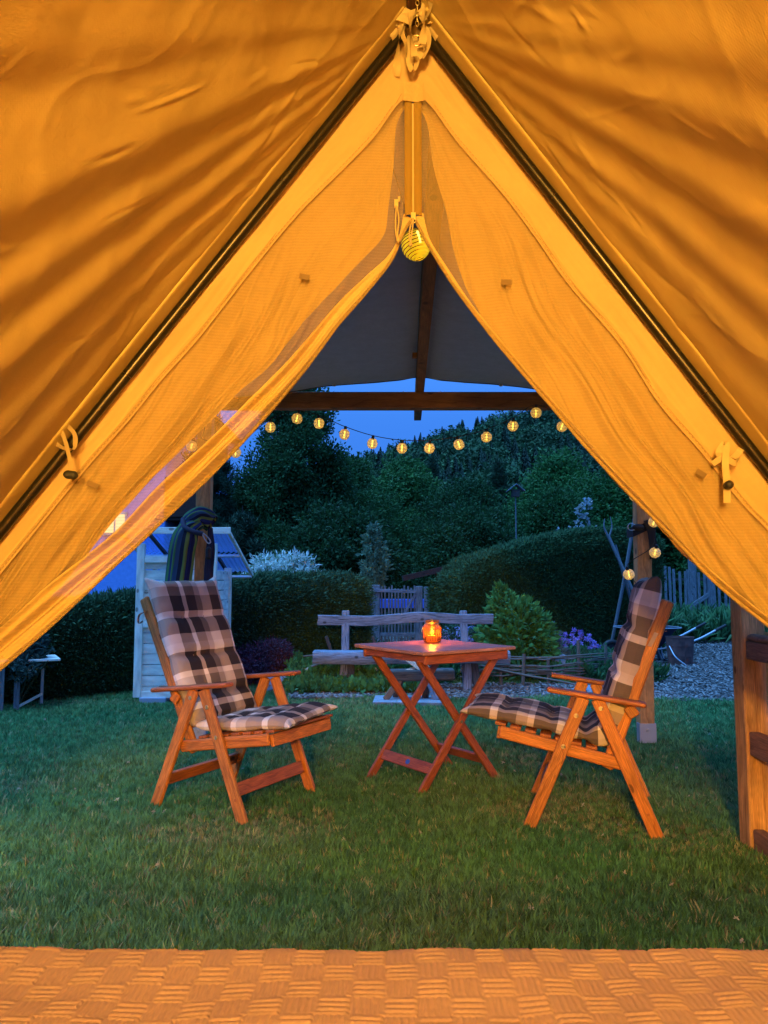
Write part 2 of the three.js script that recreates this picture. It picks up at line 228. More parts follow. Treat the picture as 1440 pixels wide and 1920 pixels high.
mesh('insect_net', sheet(under(upNetL, -1), inNetL, 60, 260, netFold(4.2, 2)), M.net, tent);
mesh('insect_net', sheet(under(stripR.slice(1), 1), inNetR, 60, 260, netFold(3.9, 9)), M.net, tent);
const hemStart = [[0.050,2.02],[0.040,1.967],[0.015,1.915],[-0.041,1.86],[-0.117,1.785],[-0.244,1.632],[-0.348,1.525],[-0.451,1.414],[-0.555,1.317],[-0.654,1.211],[-0.804,1.084],[-0.884,1.009],[-1.034,0.881],[-1.181,0.735],[-1.330,0.561],[-1.67,0.045]];
mesh('gathered_hem', sheet(hemStart, openL, 40, 260, (u, v) => 0.006 + smooth(0.02, 0.3, v) * (0.016 * Math.sin(6.283 * (1.4 * u + 0.8 * noise(v * 4, 3))) + 0.008 * Math.sin(6.283 * (3.1 * u + noise(v * 5, 8))) + 0.006 * noise(u * 6, v * 16, 2))), M.hem, tent);
const hemR = [[0.099,2.02],[0.115,1.953],[0.162,1.872],[0.225,1.775],[0.285,1.70],[0.355,1.612],[0.450,1.500],[0.545,1.386],[0.640,1.284],[0.738,1.178],[0.868,1.052],[1.06,0.892],[1.30,0.69],[1.77,0.06]];
mesh('gathered_hem', sheet(hemR, openR, 30, 260, (u, v) => 0.012 + smooth(0.02, 0.3, v) * (0.014 * Math.sin(6.283 * (0.9 * u + 0.6 * noise(v * 4, 23))) + 0.004 * noise(u * 6, v * 12, 12))), M.hem, tent);
for (const [c, s] of [[openL, 1], [openR, 5]]) mesh('edge_binding', tube(curve2(c).getSpacedPoints(70).map((p, i) => v3(p.x, p.y, -GD + 0.012 + 0.006 * noise(i * 0.3, s))), 0.0042, 200, 6), M.hem, tent);
// zip strip hanging in the middle of the gable
for (const [x0, x1] of [[0.0520, 0.0718], [0.0762, 0.0962]]) mesh('zip_flap', gridGeo(8, 40, (u, v) => [x0 + (x1 - x0) * u, 2.335 - 0.325 * v, -GD + 0.016 + 0.004 * Math.sin(u * 3.14) + 0.002 * noise(v * 9, x0 * 90)]), M.zip, tent);
const zipper = mesh('zipper', boxGeo(0.30, 0.0045, 0.003, 0.001).rotateZ(Math.PI / 2), M.strap, tent); zipper.position.set(0.074, 2.16, -GD + 0.015);
mesh('zip_slider', mergeGeometries([new THREE.BoxGeometry(0.012, 0.016, 0.008), new THREE.TorusGeometry(0.006, 0.0016, 6, 14).translate(0, -0.014, 0.004)]), M.brass, zipper).position.set(0.0, -0.155, 0.008);
mesh('zip_tab', gridGeo(8, 10, (u, v) => [0.049 + 0.052 * u, 2.362 - 0.052 * v, -GD + 0.024 + 0.003 * Math.sin(u * 3.14 * 2 + 1)]), M.gable, tent);
const sl2 = mesh('zip_slider', mergeGeometries([new THREE.BoxGeometry(0.010, 0.020, 0.007), new THREE.BoxGeometry(0.005, 0.012, 0.006).translate(0.007, 0.012, 0)]), M.brass, tent); sl2.position.set(0.031, 2.034, -GD + 0.03);
mesh('pull_cord', mergeGeometries([tube([v3(0.031, 2.026, -1.865), v3(0.029, 1.99, -1.862), v3(0.030, 1.955, -1.864), v3(0.036, 1.93, -1.866)], 0.0022), tube([v3(0.033, 2.024, -1.865), v3(0.037, 1.985, -1.86), v3(0.034, 1.95, -1.863), v3(0.037, 1.935, -1.866)], 0.0022), new THREE.SphereGeometry(0.006, 8, 6).translate(0.036, 1.937, -1.866)]), M.strap, tent);
mesh('pull_cord', mergeGeometries([tube([v3(0.074, 1.996, -1.87), v3(0.066, 1.97, -1.862), v3(0.063, 1.945, -1.86), v3(0.066, 1.924, -1.86)], 0.002), tube([v3(0.074, 1.996, -1.87), v3(0.071, 1.965, -1.86), v3(0.068, 1.94, -1.858), v3(0.066, 1.924, -1.86)], 0.002), new THREE.SphereGeometry(0.0055, 8, 6).translate(0.066, 1.922, -1.86)]), M.strap, tent);
// A-frame poles
function tentPole(a, b, cut) {
  const A = v3(...a), B = v3(...b), len = A.distanceTo(B), g = [];
  const parts = [[0, cut, 0.0132], [cut + 0.0015, cut + 0.62, 0.0139], [cut + 0.6215, len, 0.0132]];
  const pole = mesh('tent_pole', (() => { for (const [p, q, r] of parts) g.push(new THREE.CylinderGeometry(r, r, q - p, 24).translate(0, (p + q) / 2, 0)); return mergeGeometries(g); })(), M.pole, tent);
  pole.position.copy(A); pole.quaternion.setFromUnitVectors(v3(0, 1, 0), B.clone().sub(A).normalize()); return pole;
}
tentPole([0.047, 2.484, -GD + 0.036], [-1.826, 0.026, -GD + 0.036], 0.50);
tentPole([0.117, 2.469, -GD + 0.036], [1.936, -0.014, -GD + 0.036], 0.52);
board('ridge_pole', v3(0.074, 2.53, -GD + 0.01), v3(0.074, 2.53, 2.9), 0.036, 0.036, v3(1, 0, 0), M.brown, tent);
// straps and chain where the poles meet the ridge
const fz = -GD;
const strapSets = [
  [[0.066, 2.47, 0.05], [0.060, 2.43, 0.062], [0.064, 2.385, 0.06], [0.072, 2.372, 0.055], [0.082, 2.385, 0.058], [0.083, 2.43, 0.052], [0.078, 2.47, 0.045]],
  [[0.098, 2.49, 0.06], [0.112, 2.455, 0.07], [0.110, 2.42, 0.072], [0.096, 2.395, 0.068], [0.092, 2.43, 0.06]],
  [[0.050, 2.49, 0.06], [0.046, 2.46, 0.07], [0.055, 2.43, 0.074], [0.057, 2.40, 0.074]],
  [[0.08, 2.545, 0.11], [0.105, 2.53, 0.12], [0.115, 2.50, 0.11], [0.10, 2.48, 0.09], [0.085, 2.475, 0.08]],
  [[0.075, 2.55, 0.14], [0.092, 2.545, 0.15], [0.108, 2.53, 0.15], [0.112, 2.51, 0.14]], [[0.07, 2.50, 0.10], [0.066, 2.455, 0.105], [0.071, 2.41, 0.10], [0.076, 2.385, 0.09]], [[0.088, 2.50, 0.10], [0.10, 2.46, 0.11], [0.098, 2.43, 0.11], [0.094, 2.41, 0.10]], [[0.045, 2.49, 0.08], [0.038, 2.45, 0.06], [0.034, 2.41, 0.03], [0.033, 2.385, 0.012]]];
strapSets.forEach((s, i) => mesh('tie_strap', ribbon(s.map(p => v3(p[0], p[1], fz + p[2])), i > 2 ? 0.02 : 0.014, v3(1, 0, 0.5), 30, i * 0.5), M.strap, tent));
for (const sx of [-1, 1]) mesh('pole_sleeve', gridGeo(18, 8, (u, v) => { const a = u * 6.283, r = 0.019 + 0.004 * noise(u * 6.283, v * 3, sx); const t = [sx * 0.60, -0.80], o = [0.077 + sx * (0.036 + 0.034 * v), 2.512 - 0.046 * v]; return [o[0] + Math.cos(a) * r * 0.8 , o[1] + Math.cos(a) * r * 0.6 * sx * 1, fz + 0.045 + Math.sin(a) * r]; }), M.strap, tent);
const links = []; for (let i = 0; i < 9; i++) links.push(new THREE.TorusGeometry(0.006, 0.0015, 6, 12).scale(0.7, 1.2, 1).rotateY(i % 2 ? 1.5 : 0.2).translate(0.082, 2.545 - i * 0.0105, fz + 0.135 - i * 0.004));
mesh('chain', mergeGeometries(links), M.brass, tent);
mesh('ring', new THREE.TorusGeometry(0.014, 0.002, 6, 20).translate(0.081, 2.437, fz + 0.075), M.brass, tent);
{ // the cloth of both slopes gathered round the ridge end and tied
  const gg = gridGeo(60, 40, (u, v) => { const a = u * 6.283, y = 2.565 - 0.085 * v, r = (0.028 + 0.016 * Math.pow(Math.abs(v - 0.35), 1.2)) * (1 + 0.30 * Math.sin(a * 6 + 3 * noise(v * 3, 2)) * (0.4 + v) + 0.25 * noise(Math.cos(a) * 2, Math.sin(a) * 2, v * 5)); return [0.078 + Math.cos(a) * r * 1.35, y + 0.008 * noise(a, v * 6), fz + 0.055 + Math.sin(a) * r]; }, (u, v) => [u * 0.3, v * 0.1]);
  mesh('gathered_cloth', gg, M.strap, tent);
}
// tie backs with black toggles
mesh('tie_loop', ribbon([v3(-0.79, 1.45, fz + 0.06), v3(-0.765, 1.462, fz + 0.085), v3(-0.740, 1.437, fz + 0.075), v3(-0.752, 1.405, fz + 0.055), v3(-0.782, 1.413, fz + 0.07), v3(-0.79, 1.44, fz + 0.078), v3(-0.770, 1.448, fz + 0.09), v3(-0.758, 1.42, fz + 0.085), v3(-0.752, 1.38, fz + 0.07), v3(-0.750, 1.345, fz + 0.06)], 0.015, v3(0.8, 0.3, 0.6), 60), M.strap, tent);
mesh('toggle', new THREE.CapsuleGeometry(0.0105, 0.014, 4, 12).rotateZ(1.45).translate(-0.751, 1.341, fz + 0.062), M.black, tent);
mesh('tie_loop', ribbon([v3(0.875, 1.41, fz + 0.03), v3(0.845, 1.385, fz + 0.04), v3(0.81, 1.395, fz + 0.05), v3(0.825, 1.42, fz + 0.055), v3(0.822, 1.37, fz + 0.056), v3(0.824, 1.32, fz + 0.055), v3(0.825, 1.275, fz + 0.05)], 0.016, v3(1, 0, 0.2), 60), M.strap, tent);
mesh('tie_loop', ribbon([v3(0.80, 1.372, fz + 0.035), v3(0.822, 1.385, fz + 0.05), v3(0.85, 1.372, fz + 0.045), v3(0.868, 1.39, fz + 0.03)], 0.014, v3(0, 1, 0.2), 24), M.strap, tent);
mesh('toggle', new THREE.CapsuleGeometry(0.0105, 0.008, 4, 12).rotateX(1.4).translate(0.823, 1.316, fz + 0.066), M.black, tent);
for (const [x, y, w, a] of [[-0.713, 1.322, 0.030, -0.35], [-0.200, 1.848, 0.026, -0.2], [0.307, 1.834, 0.026, 0], [0.777, 1.350, 0.026, -0.6]]) { const p = mesh('net_patch', boxGeo(w, 0.014, 0.0015, 0.0007), M.patch, tent); p.position.set(x, y, fz - 0.0); p.rotation.z = a; p.position.z = fz + 0.021; }

// the two lanterns that light the tent hang from the ridge behind the camera
TENT_LAMPS.forEach(({ at, power }, i) => {
  const l = thing('hanging_lantern', ['larger warm lantern hanging low in the tent behind the viewer', 'smaller warm lantern hanging close under the tent ridge behind the viewer'][i], 'lantern', at), k = i ? 0.6 : 1;
  mesh('lamp_shade', new THREE.SphereGeometry(0.09 * k, 24, 16).scale(1, 1.15, 1), new THREE.MeshStandardMaterial({ color: lin(0.8, 0.6, 0.3), emissive: lin(1, 0.5, 0.12), emissiveIntensity: 3 }), l);
  mesh('cord', new THREE.CylinderGeometry(0.004, 0.004, 2.51 - at[1] - 0.1 * k, 8).translate(0, (2.51 - at[1] + 0.1 * k) / 2, 0), M.cord, l);
  mesh('cap', new THREE.CylinderGeometry(0.03 * k, 0.05 * k, 0.03, 16).translate(0, 0.112 * k, 0), M.brass, l);
  const p = new THREE.PointLight(lin(...LAMP_COLOR), power, 0, 2); p.castShadow = true; p.shadow.radius = i ? 3 : 6; l.add(p);
});
// bed and blanket
{
  const bed = thing('bed', 'bed under the orange blanket at the bottom edge', 'bed', [0, 0, 0.55]);
  mesh('bed_frame', boxGeo(1.9, 0.22, 3.3, 0.02), M.beam, bed).position.set(0, 0.16, 0.15);
  mesh('mattress', boxGeo(1.88, 0.2, 3.28, 0.04), M.gable, bed).position.set(0, 0.372, 0.15);
  const knit = dataTex(128, 128, (u, v) => 0.5 + 0.28 * Math.sin(u * 6.283 * 16) * Math.sin(v * 6.283 * 16) + 0.3 * noise(u * 40, v * 40), false, 20, 20);
  const C = 0.047, cell = (x, z) => {           // basket weave: cells of four cross ribs beside cells of lengthwise stitches
    const a = x / C + 0.16 * noise(x * 1.5, z * 2), b = z / C + 0.35 * x + 0.12 * noise(x * 2.1, 3), i = Math.floor(a), j = Math.floor(b), u = a - i, v = b - j, e = smooth(0, 0.1, u) * smooth(1, 0.9, u) * smooth(0, 0.1, v) * smooth(1, 0.9, v);
    if ((i + j) & 1) return 0.0037 * Math.pow(Math.abs(Math.sin(v * Math.PI * 3.5)), 0.5) * smooth(0, 0.07, u) * smooth(1, 0.93, u) - 0.001 + 0.0004 * Math.sin(u * 80);
    return 0.0012 + 0.0009 * Math.sin(u * 6.283 * 5) * e + 0.0008 * noise(u * 4, v * 4);
  };
  const NZ = 330, NX = 760, W = 2.0;
  const g = gridGeo(NX, NZ, (u, v) => {
    const x = (u - 0.5) * W, k = v < 0.72 ? v / 0.72 * 0.46 : v < 0.9 ? 0.46 + (v - 0.72) / 0.18 * 0.22 : 0.68 + (v - 0.9) / 0.1 * 2.3;   // metres of cloth from the hem
    const front = 1.318 + 0.010 * noise(x * 2.2, 4) + 0.005 * noise(x * 7, 6), drop = 0.16;
    let d, y; const nrm = cell(x, k);
    const wav = 0.006 * noise(x * 3, k * 5, 3) + 0.004 * noise(x * 8, k * 6, 5);
    const r = 0.022, arc = r * Math.PI / 2;
    if (k < drop) { d = front + nrm; y = 0.497 - r - (drop - k); } else if (k < drop + arc) { const a = (k - drop) / r; d = front - r + Math.cos(a) * (r + nrm); y = 0.497 - r + Math.sin(a) * (r + nrm) + wav * a; } else { d = front - r - (k - drop - arc); y = 0.497 + nrm + wav * 1.57; }
    return [x, y, -d];
  }, (u, v, p) => [p[0] * 2, p[2] * 2]);
  const b = mesh('blanket', g, new THREE.MeshStandardMaterial({ color: lin(0.325, 0.235, 0.34), roughness: 0.95, bumpMap: knit, bumpScale: 0.0012, side: THREE.DoubleSide }));
  tag(b, 'orange basket weave knitted blanket along the bottom edge', 'blanket');
}
// the tent's porch rail on the right
{
  const p = thing('porch_railing', 'brown wooden porch rail with a square post right of the right chair', 'railing', [1.525, 0, -3.28]);
  board('post', v3(0.005, 0, 0), v3(0.0, 2.2, 0), 0.10, 0.10, v3(0, 0, 1), M.pine, p, 0.008);
  board('post', v3(0.005, 0, 1.27), v3(0.0, 1.0, 1.27), 0.09, 0.09, v3(0, 0, 1), M.pine, p, 0.008);
  for (const [y, w, name] of [[0.805, 0.075, 'rail'], [0.428, 0.095, 'rail'], [0.045, 0.09, 'rail']]) board(name, v3(-0.012, y, 0.052), v3(-0.012, y, 1.22), w, 0.045, v3(1, 0, 0), M.railWood, p, 0.006);
  const hr = mesh('handrail', new THREE.CapsuleGeometry(0.016, 1.14, 6, 14).rotateX(Math.PI / 2), M.railWood, p); hr.position.set(-0.010, 0.856, 0.64); hr.scale.set(1.6, 1, 1);
  mesh('canvas_panel', gridGeo(16, 40, (u, v) => [0.045 + 0.012 * noise(u * 3, v * 6, 3), 0.02 + 0.86 * u, 0.06 + 1.2 * v], (u, v) => [u, v]), M.roof, p);
}

// ---------------------------------------------------------------- canopy over the lawn: two posts, beam, ridge and tarpaulin
{
  const c = thing('wooden_canopy', 'wooden canopy frame with grey tarpaulin roof over the chairs and table', 'canopy');
  const zp = -5.28, top = 2.275;
  const post = (x0, x1) => board('post', v3(x0, 0.10, zp), v3(x1, top, zp), 0.096, 0.096, v3(0, 0, 1), M.pine, c, 0.006);
  const postR = post(1.748, 1.776), postL = post(-1.235, -1.232);
  for (const x of [1.748, -1.235]) {
    const f = mesh('post_foot', mergeGeometries([new THREE.BoxGeometry(0.006, 0.125, 0.06).translate(-0.052, 0.085, 0.02), new THREE.BoxGeometry(0.006, 0.125, 0.06).translate(0.052, 0.085, 0.02), new THREE.BoxGeometry(0.11, 0.125, 0.006).translate(0, 0.085, 0.0515), new THREE.CylinderGeometry(0.02, 0.02, 0.06, 10).translate(0, 0.0, 0)]), M.galv, c); f.position.set(x, 0, zp);
    mesh('bolt', new THREE.CylinderGeometry(0.011, 0.011, 0.012, 6).rotateX(Math.PI / 2).translate(0, 0.105, 0.058), M.steel, f);
  }
  board('beam', v3(-1.32, 2.332, zp + 0.002), v3(1.84, 2.332, zp + 0.002), 0.112, 0.10, v3(0, 0, 1), M.beam, c, 0.006);
  board('ridge_beam', v3(0.162, 2.445, -1.98), v3(0.272, 2.440, -6.18), 0.11, 0.058, v3(1, 0, 0), M.beam, c, 0.004);
  board('batten', v3(0.17, 2.44, -4.55), v3(0.236, 2.44, -4.55), 0.035, 0.03, v3(0, 1, 0), M.beam, c, 0.003);
  const streaks = dataTex(256, 256, (u, v) => { const n = 0.03 * noise(u * 24, v * 24, 3) + 0.03 * noise(u * 90, v * 90, 5); return [0.49 + n, 0.60 + n, 0.82 + n]; });
  const tarpMat = new THREE.MeshStandardMaterial({ map: streaks, roughness: 0.55, side: THREE.DoubleSide, bumpMap: weave, bumpScale: 0.0008 });
  const tarp = mesh('tarpaulin', gridGeo(80, 70, (u, v) => {
    const z = -1.95 - 3.27 * v, xr = 0.16 + 0.024 * (-z - 1.95) + 0.012, x = xr + (u - 0.5) * 3.5, a = Math.abs(u - 0.5) * 2;
    const y = 2.502 - 0.02 * smooth(0, 0.05, a) - 0.17 * Math.pow(a, 1.15) - 0.012 * Math.sin(a * 3.14) * Math.sin(v * 9.4) + 0.008 * fbm(x * 2, z * 1.3) - 0.02 * smooth(0.9, 1, v) * smooth(0, 0.3, a) * (0.6 + 0.4 * Math.cos(a * 9));
    return [x, y, z];
  }, (u, v) => [u * 2.2, v * 2]), tarpMat, c);
  mesh('tarp_hem', tube(Array.from({ length: 40 }, (_, i) => { const a = Math.abs(i / 39 - 0.5) * 2, x = 0.252 + (i / 39 - 0.5) * 3.5; return v3(x, 2.502 - 0.02 * smooth(0, 0.05, a) - 0.17 * Math.pow(a, 1.15) + 0.008 * fbm(x * 2, -5.22 * 1.3) - 0.02 * smooth(0, 0.3, a) * (0.6 + 0.4 * Math.cos(a * 9)), -5.222); }), 0.006, 120, 6), M.black, tarp);
  for (const x of [-0.34, 0.80]) mesh('eyelet', new THREE.TorusGeometry(0.012, 0.004, 6, 14).rotateX(1.2).translate(x, 2.425, -5.19), M.steel, tarp);
}
// string of round lights
{
  const s = thing('string_lights', 'string of round yellow globe lights hanging under the canopy beam and down the right post', 'string lights');
  const Z = -5.17, B = [[-1.301,1.998],[-1.003,1.955],[-0.770,2.128],[-0.591,2.187],[-0.441,2.154],[-0.268,2.078],[-0.079,2.016],[0.121,1.984],[0.307,1.984],[0.507,2.009],[0.694,2.060],[0.874,2.136],[1.033,2.227],[1.207,2.132],[1.677,1.657],[1.80,1.482],[1.80,1.277],[1.622,1.133],[1.680,1.010]];
  const sp = [v3(-1.24, 2.05, Z), v3(-1.15, 2.02, Z), ...B.slice(1, 19).map(([x, y]) => v3(x, y + 0.055, Z - 0.0))];
  mesh('cable', tube(sp, 0.0028, 300, 5), M.cord, s);
  mesh('cable', tube([v3(-1.30, 2.05, Z), v3(-1.24, 2.05, Z), v3(-1.20, 2.27, Z)], 0.0028, 20, 5), M.cord, s);
  const globe = new THREE.MeshPhysicalMaterial({ color: lin(0.9, 0.8, 0.5), roughness: 0.35, transmission: 0.62, thickness: 0, emissive: lin(1, 0.66, 0.15), emissiveIntensity: 0.24, side: THREE.DoubleSide });
  const globes = [0.7, 0.9, 1.1, 1.35].map(k => { const m = globe.clone(); m.emissiveIntensity *= k; return m; });
  const glow = new THREE.MeshStandardMaterial({ color: lin(1, 0.9, 0.6), emissive: lin(1, 0.72, 0.14), emissiveIntensity: 4 });
  const wires = []; for (let k = 0; k < 3; k++) { const y = (k - 1) * 0.019, r = Math.sqrt(0.0365 ** 2 - y * y); wires.push(new THREE.TorusGeometry(r, 0.0013, 4, 28).rotateX(Math.PI / 2).translate(0, y, 0)); }
  for (let k = 0; k < 4; k++) wires.push(new THREE.TorusGeometry(0.0365, 0.0011, 4, 28).rotateY(k * Math.PI / 4));
  const shell = new THREE.SphereGeometry(0.0355, 24, 16), wire = mergeGeometries(wires), fil = new THREE.CapsuleGeometry(0.0048, 0.04, 4, 8), cap = new THREE.CylinderGeometry(0.009, 0.011, 0.022, 12).translate(0, 0.046, 0);
  const wireMat = new THREE.MeshStandardMaterial({ color: lin(0.8, 0.7, 0.45), roughness: 0.6 });
  B.forEach(([x, y], i) => {
    const b = mesh('globe_light', shell, globes[Math.floor(R() * 4)], s); b.position.set(x, y, Z + (i > 13 ? 0.03 : 0)); b.rotation.set(rr(-0.3, 0.3), rr(0, 3), rr(-0.35, 0.35));
    mesh('filament', fil, glow, b); mesh('wire_rib', wire, wireMat, b); mesh('lamp_socket', cap, M.black, b);
    const p = new THREE.PointLight(lin(1, 0.6, 0.15), 0.004, 0, 2); p.castShadow = true; p.shadow.radius = 1; b.add(p);
  });
}
// yellow ribbed paper lantern just outside the door
{
  const l = thing('paper_lantern', 'small yellow ribbed paper lantern glowing at the top of the tent opening', 'lantern', [0.092, 2.052, -2.15]);
  const prof = []; for (let i = 0; i <= 60; i++) { const t = i / 60, a = -1.28 + 2.56 * t, r = 0.041 * Math.cos(a) * (1 + 0.03 * Math.cos(t * 6.283 * 11)); prof.push(new THREE.Vector2(Math.max(0.004, r), 0.043 * Math.sin(a) / Math.sin(1.28) )); }
  mesh('lamp_shade', new THREE.LatheGeometry(prof, 36), new THREE.MeshStandardMaterial({ color: lin(0.75, 0.6, 0.05), roughness: 0.8, emissive: lin(0.85, 0.50, 0.006), emissiveIntensity: 0.7, side: THREE.DoubleSide }), l);
  const ring = []; for (let i = 0; i < 11; i++) { const t = (i + 0.5) / 11, a = -1.28 + 2.56 * t; ring.push(new THREE.TorusGeometry(0.0408 * Math.cos(a), 0.0013, 5, 36).rotateX(Math.PI / 2).rotateZ(0.06).translate(0, 0.043 * Math.sin(a) / Math.sin(1.28) + 0.002, 0)); }
  mesh('wire_rib', mergeGeometries(ring), new THREE.MeshStandardMaterial({ color: lin(0.10, 0.06, 0.01), roughness: 0.7 }), l);
  mesh('led', new THREE.CapsuleGeometry(0.004, 0.03, 4, 8).translate(0.008, 0.005, 0.0375), new THREE.MeshStandardMaterial({ color: lin(1, 0.9, 0.4), emissive: lin(1, 0.8, 0.15), emissiveIntensity: 1.4 }), l);
  mesh('hanger', tube([v3(0, 0.04, 0), v3(-0.004, 0.15, 0), v3(-0.012, 0.45, 0.0)], 0.0016, 12, 5), M.cord, l);
  l.rotation.z = 0.25;
  const p = new THREE.PointLight(lin(1, 0.7, 0.1), 0.004, 0, 2); p.castShadow = true; p.shadow.radius = 1; l.add(p);
}
// rolled hammock tied to the left post
{
  const stripes = [0x1b2450, 0x3d6a3a, 0x141a3c, 0x7c9a4a, 0x1a2350, 0x23306a, 0x6f7f3a, 0x15182e, 0x2a4a6a, 0x48703c];
  const st = dataTex(256, 8, (u) => { const k = Math.floor(u * 20) % 10, c = rgb(stripes[k]); return [c[0], c[1], c[2]]; });
  const hm = new THREE.MeshStandardMaterial({ map: st, roughness: 0.9, side: THREE.DoubleSide });
  const h = thing('striped_hammock', 'blue and green striped hammock bunched and knotted round the left post', 'hammock', [-1.235, 0, -5.20]);
  const bundle = (pts, rad, seed, flat = 0.8) => { const c = new THREE.CatmullRomCurve3(pts); return gridGeo(48, 60, (u, v) => { const o = c.getPoint(v), t = c.getTangent(v), s = v3(0, 0, 1), n = s.clone().cross(t).normalize(), a = u * 6.283, r = rad(v) * (1 + 0.10 * Math.sin(a * 7 + 2 * noise(v * 3, seed)) + 0.05 * Math.sin(a * 13)); return o.addScaledVector(n, Math.cos(a) * r).addScaledVector(s, Math.sin(a) * r * flat).toArray(); }, (u, v) => [u + 0.15 * Math.sin(v * 3), v]); };
  mesh('cloth_roll', bundle([v3(0.085, 1.475, 0.03), v3(0.02, 1.52, 0.06), v3(-0.045, 1.49, 0.06), v3(-0.085, 1.43, 0.04)], v => 0.062 - 0.012 * Math.abs(v - 0.4), 3), hm, h);
  mesh('cloth_drape', bundle([v3(0.03, 1.47, 0.09), v3(-0.04, 1.43, 0.10), v3(-0.09, 1.33, 0.09), v3(-0.115, 1.18, 0.07), v3(-0.125, 0.95, 0.07), v3(-0.11, 0.75, 0.06)], v => 0.030 + 0.05 * smooth(0, 0.35, v), 8, 0.6), hm, h);
  mesh('cloth_drape', bundle([v3(0.075, 1.44, 0.05), v3(0.085, 1.30, 0.07), v3(0.075, 1.12, 0.07), v3(0.07, 0.8, 0.06)], v => 0.016 + 0.012 * smooth(0, 0.4, v), 12, 0.6), new THREE.MeshStandardMaterial({ color: lin(0.02, 0.02, 0.045), roughness: 0.9 }), h);
  mesh('knot_rope', tube([v3(-0.10, 1.50, 0.08), v3(-0.07, 1.44, 0.14), v3(-0.01, 1.41, 0.16), v3(0.05, 1.395, 0.15)], 0.017, 30, 8), new THREE.MeshStandardMaterial({ color: lin(0.03, 0.03, 0.06), roughness: 0.9 }), h);
  mesh('carabiner', tube([v3(0.05, 1.40, 0.16), v3(0.085, 1.375, 0.165), v3(0.105, 1.34, 0.165), v3(0.092, 1.333, 0.165), v3(0.065, 1.365, 0.165)], 0.0042, 40, 6, true), M.steel, h);
  mesh('toggle', new THREE.CapsuleGeometry(0.02, 0.045, 4, 10).translate(0.085, 1.27, 0.13), M.black, h);
}
// black strap with a hook round the right post
{
  const s = thing('tree_strap', 'black webbing strap with wire hook wrapped round the right post', 'strap', [1.748, 0, -5.28]);
  mesh('wrap', gridGeo(40, 4, (u, v) => { const q = 0.067, per = [[-q, q], [q, q], [q, -q], [-q, -q], [-q, q]], t = u * 4, i = Math.min(3, Math.floor(t)), f = t - i, a = per[i], b = per[i + 1]; return [a[0] + (b[0] - a[0]) * f, 1.475 + 0.03 * (a[0] + (b[0] - a[0]) * f) / q - 0.06 * v, a[1] + (b[1] - a[1]) * f]; }), new THREE.MeshStandardMaterial({ color: lin(0.01, 0.01, 0.012), roughness: 0.8, side: THREE.DoubleSide }), s);
  mesh('strap_end', ribbon([v3(0.03, 1.50, 0.075), v3(0.05, 1.42, 0.085), v3(0.06, 1.33, 0.085), v3(0.062, 1.235, 0.08)], 0.052, v3(1, 0, 0.1), 20), new THREE.MeshStandardMaterial({ color: lin(0.008, 0.008, 0.01), roughness: 0.8, side: THREE.DoubleSide }), s);
  mesh('hook', tube([v3(-0.05, 1.465, 0.08), v3(-0.09, 1.475, 0.08), v3(-0.105, 1.45, 0.08), v3(-0.09, 1.43, 0.08), v3(-0.05, 1.435, 0.08)], 0.0035, 24, 6), M.steel, s);
  mesh('knot', new THREE.SphereGeometry(0.028, 12, 8).scale(1.5, 0.8, 0.7).translate(-0.035, 1.45, 0.08), M.black, s);
}

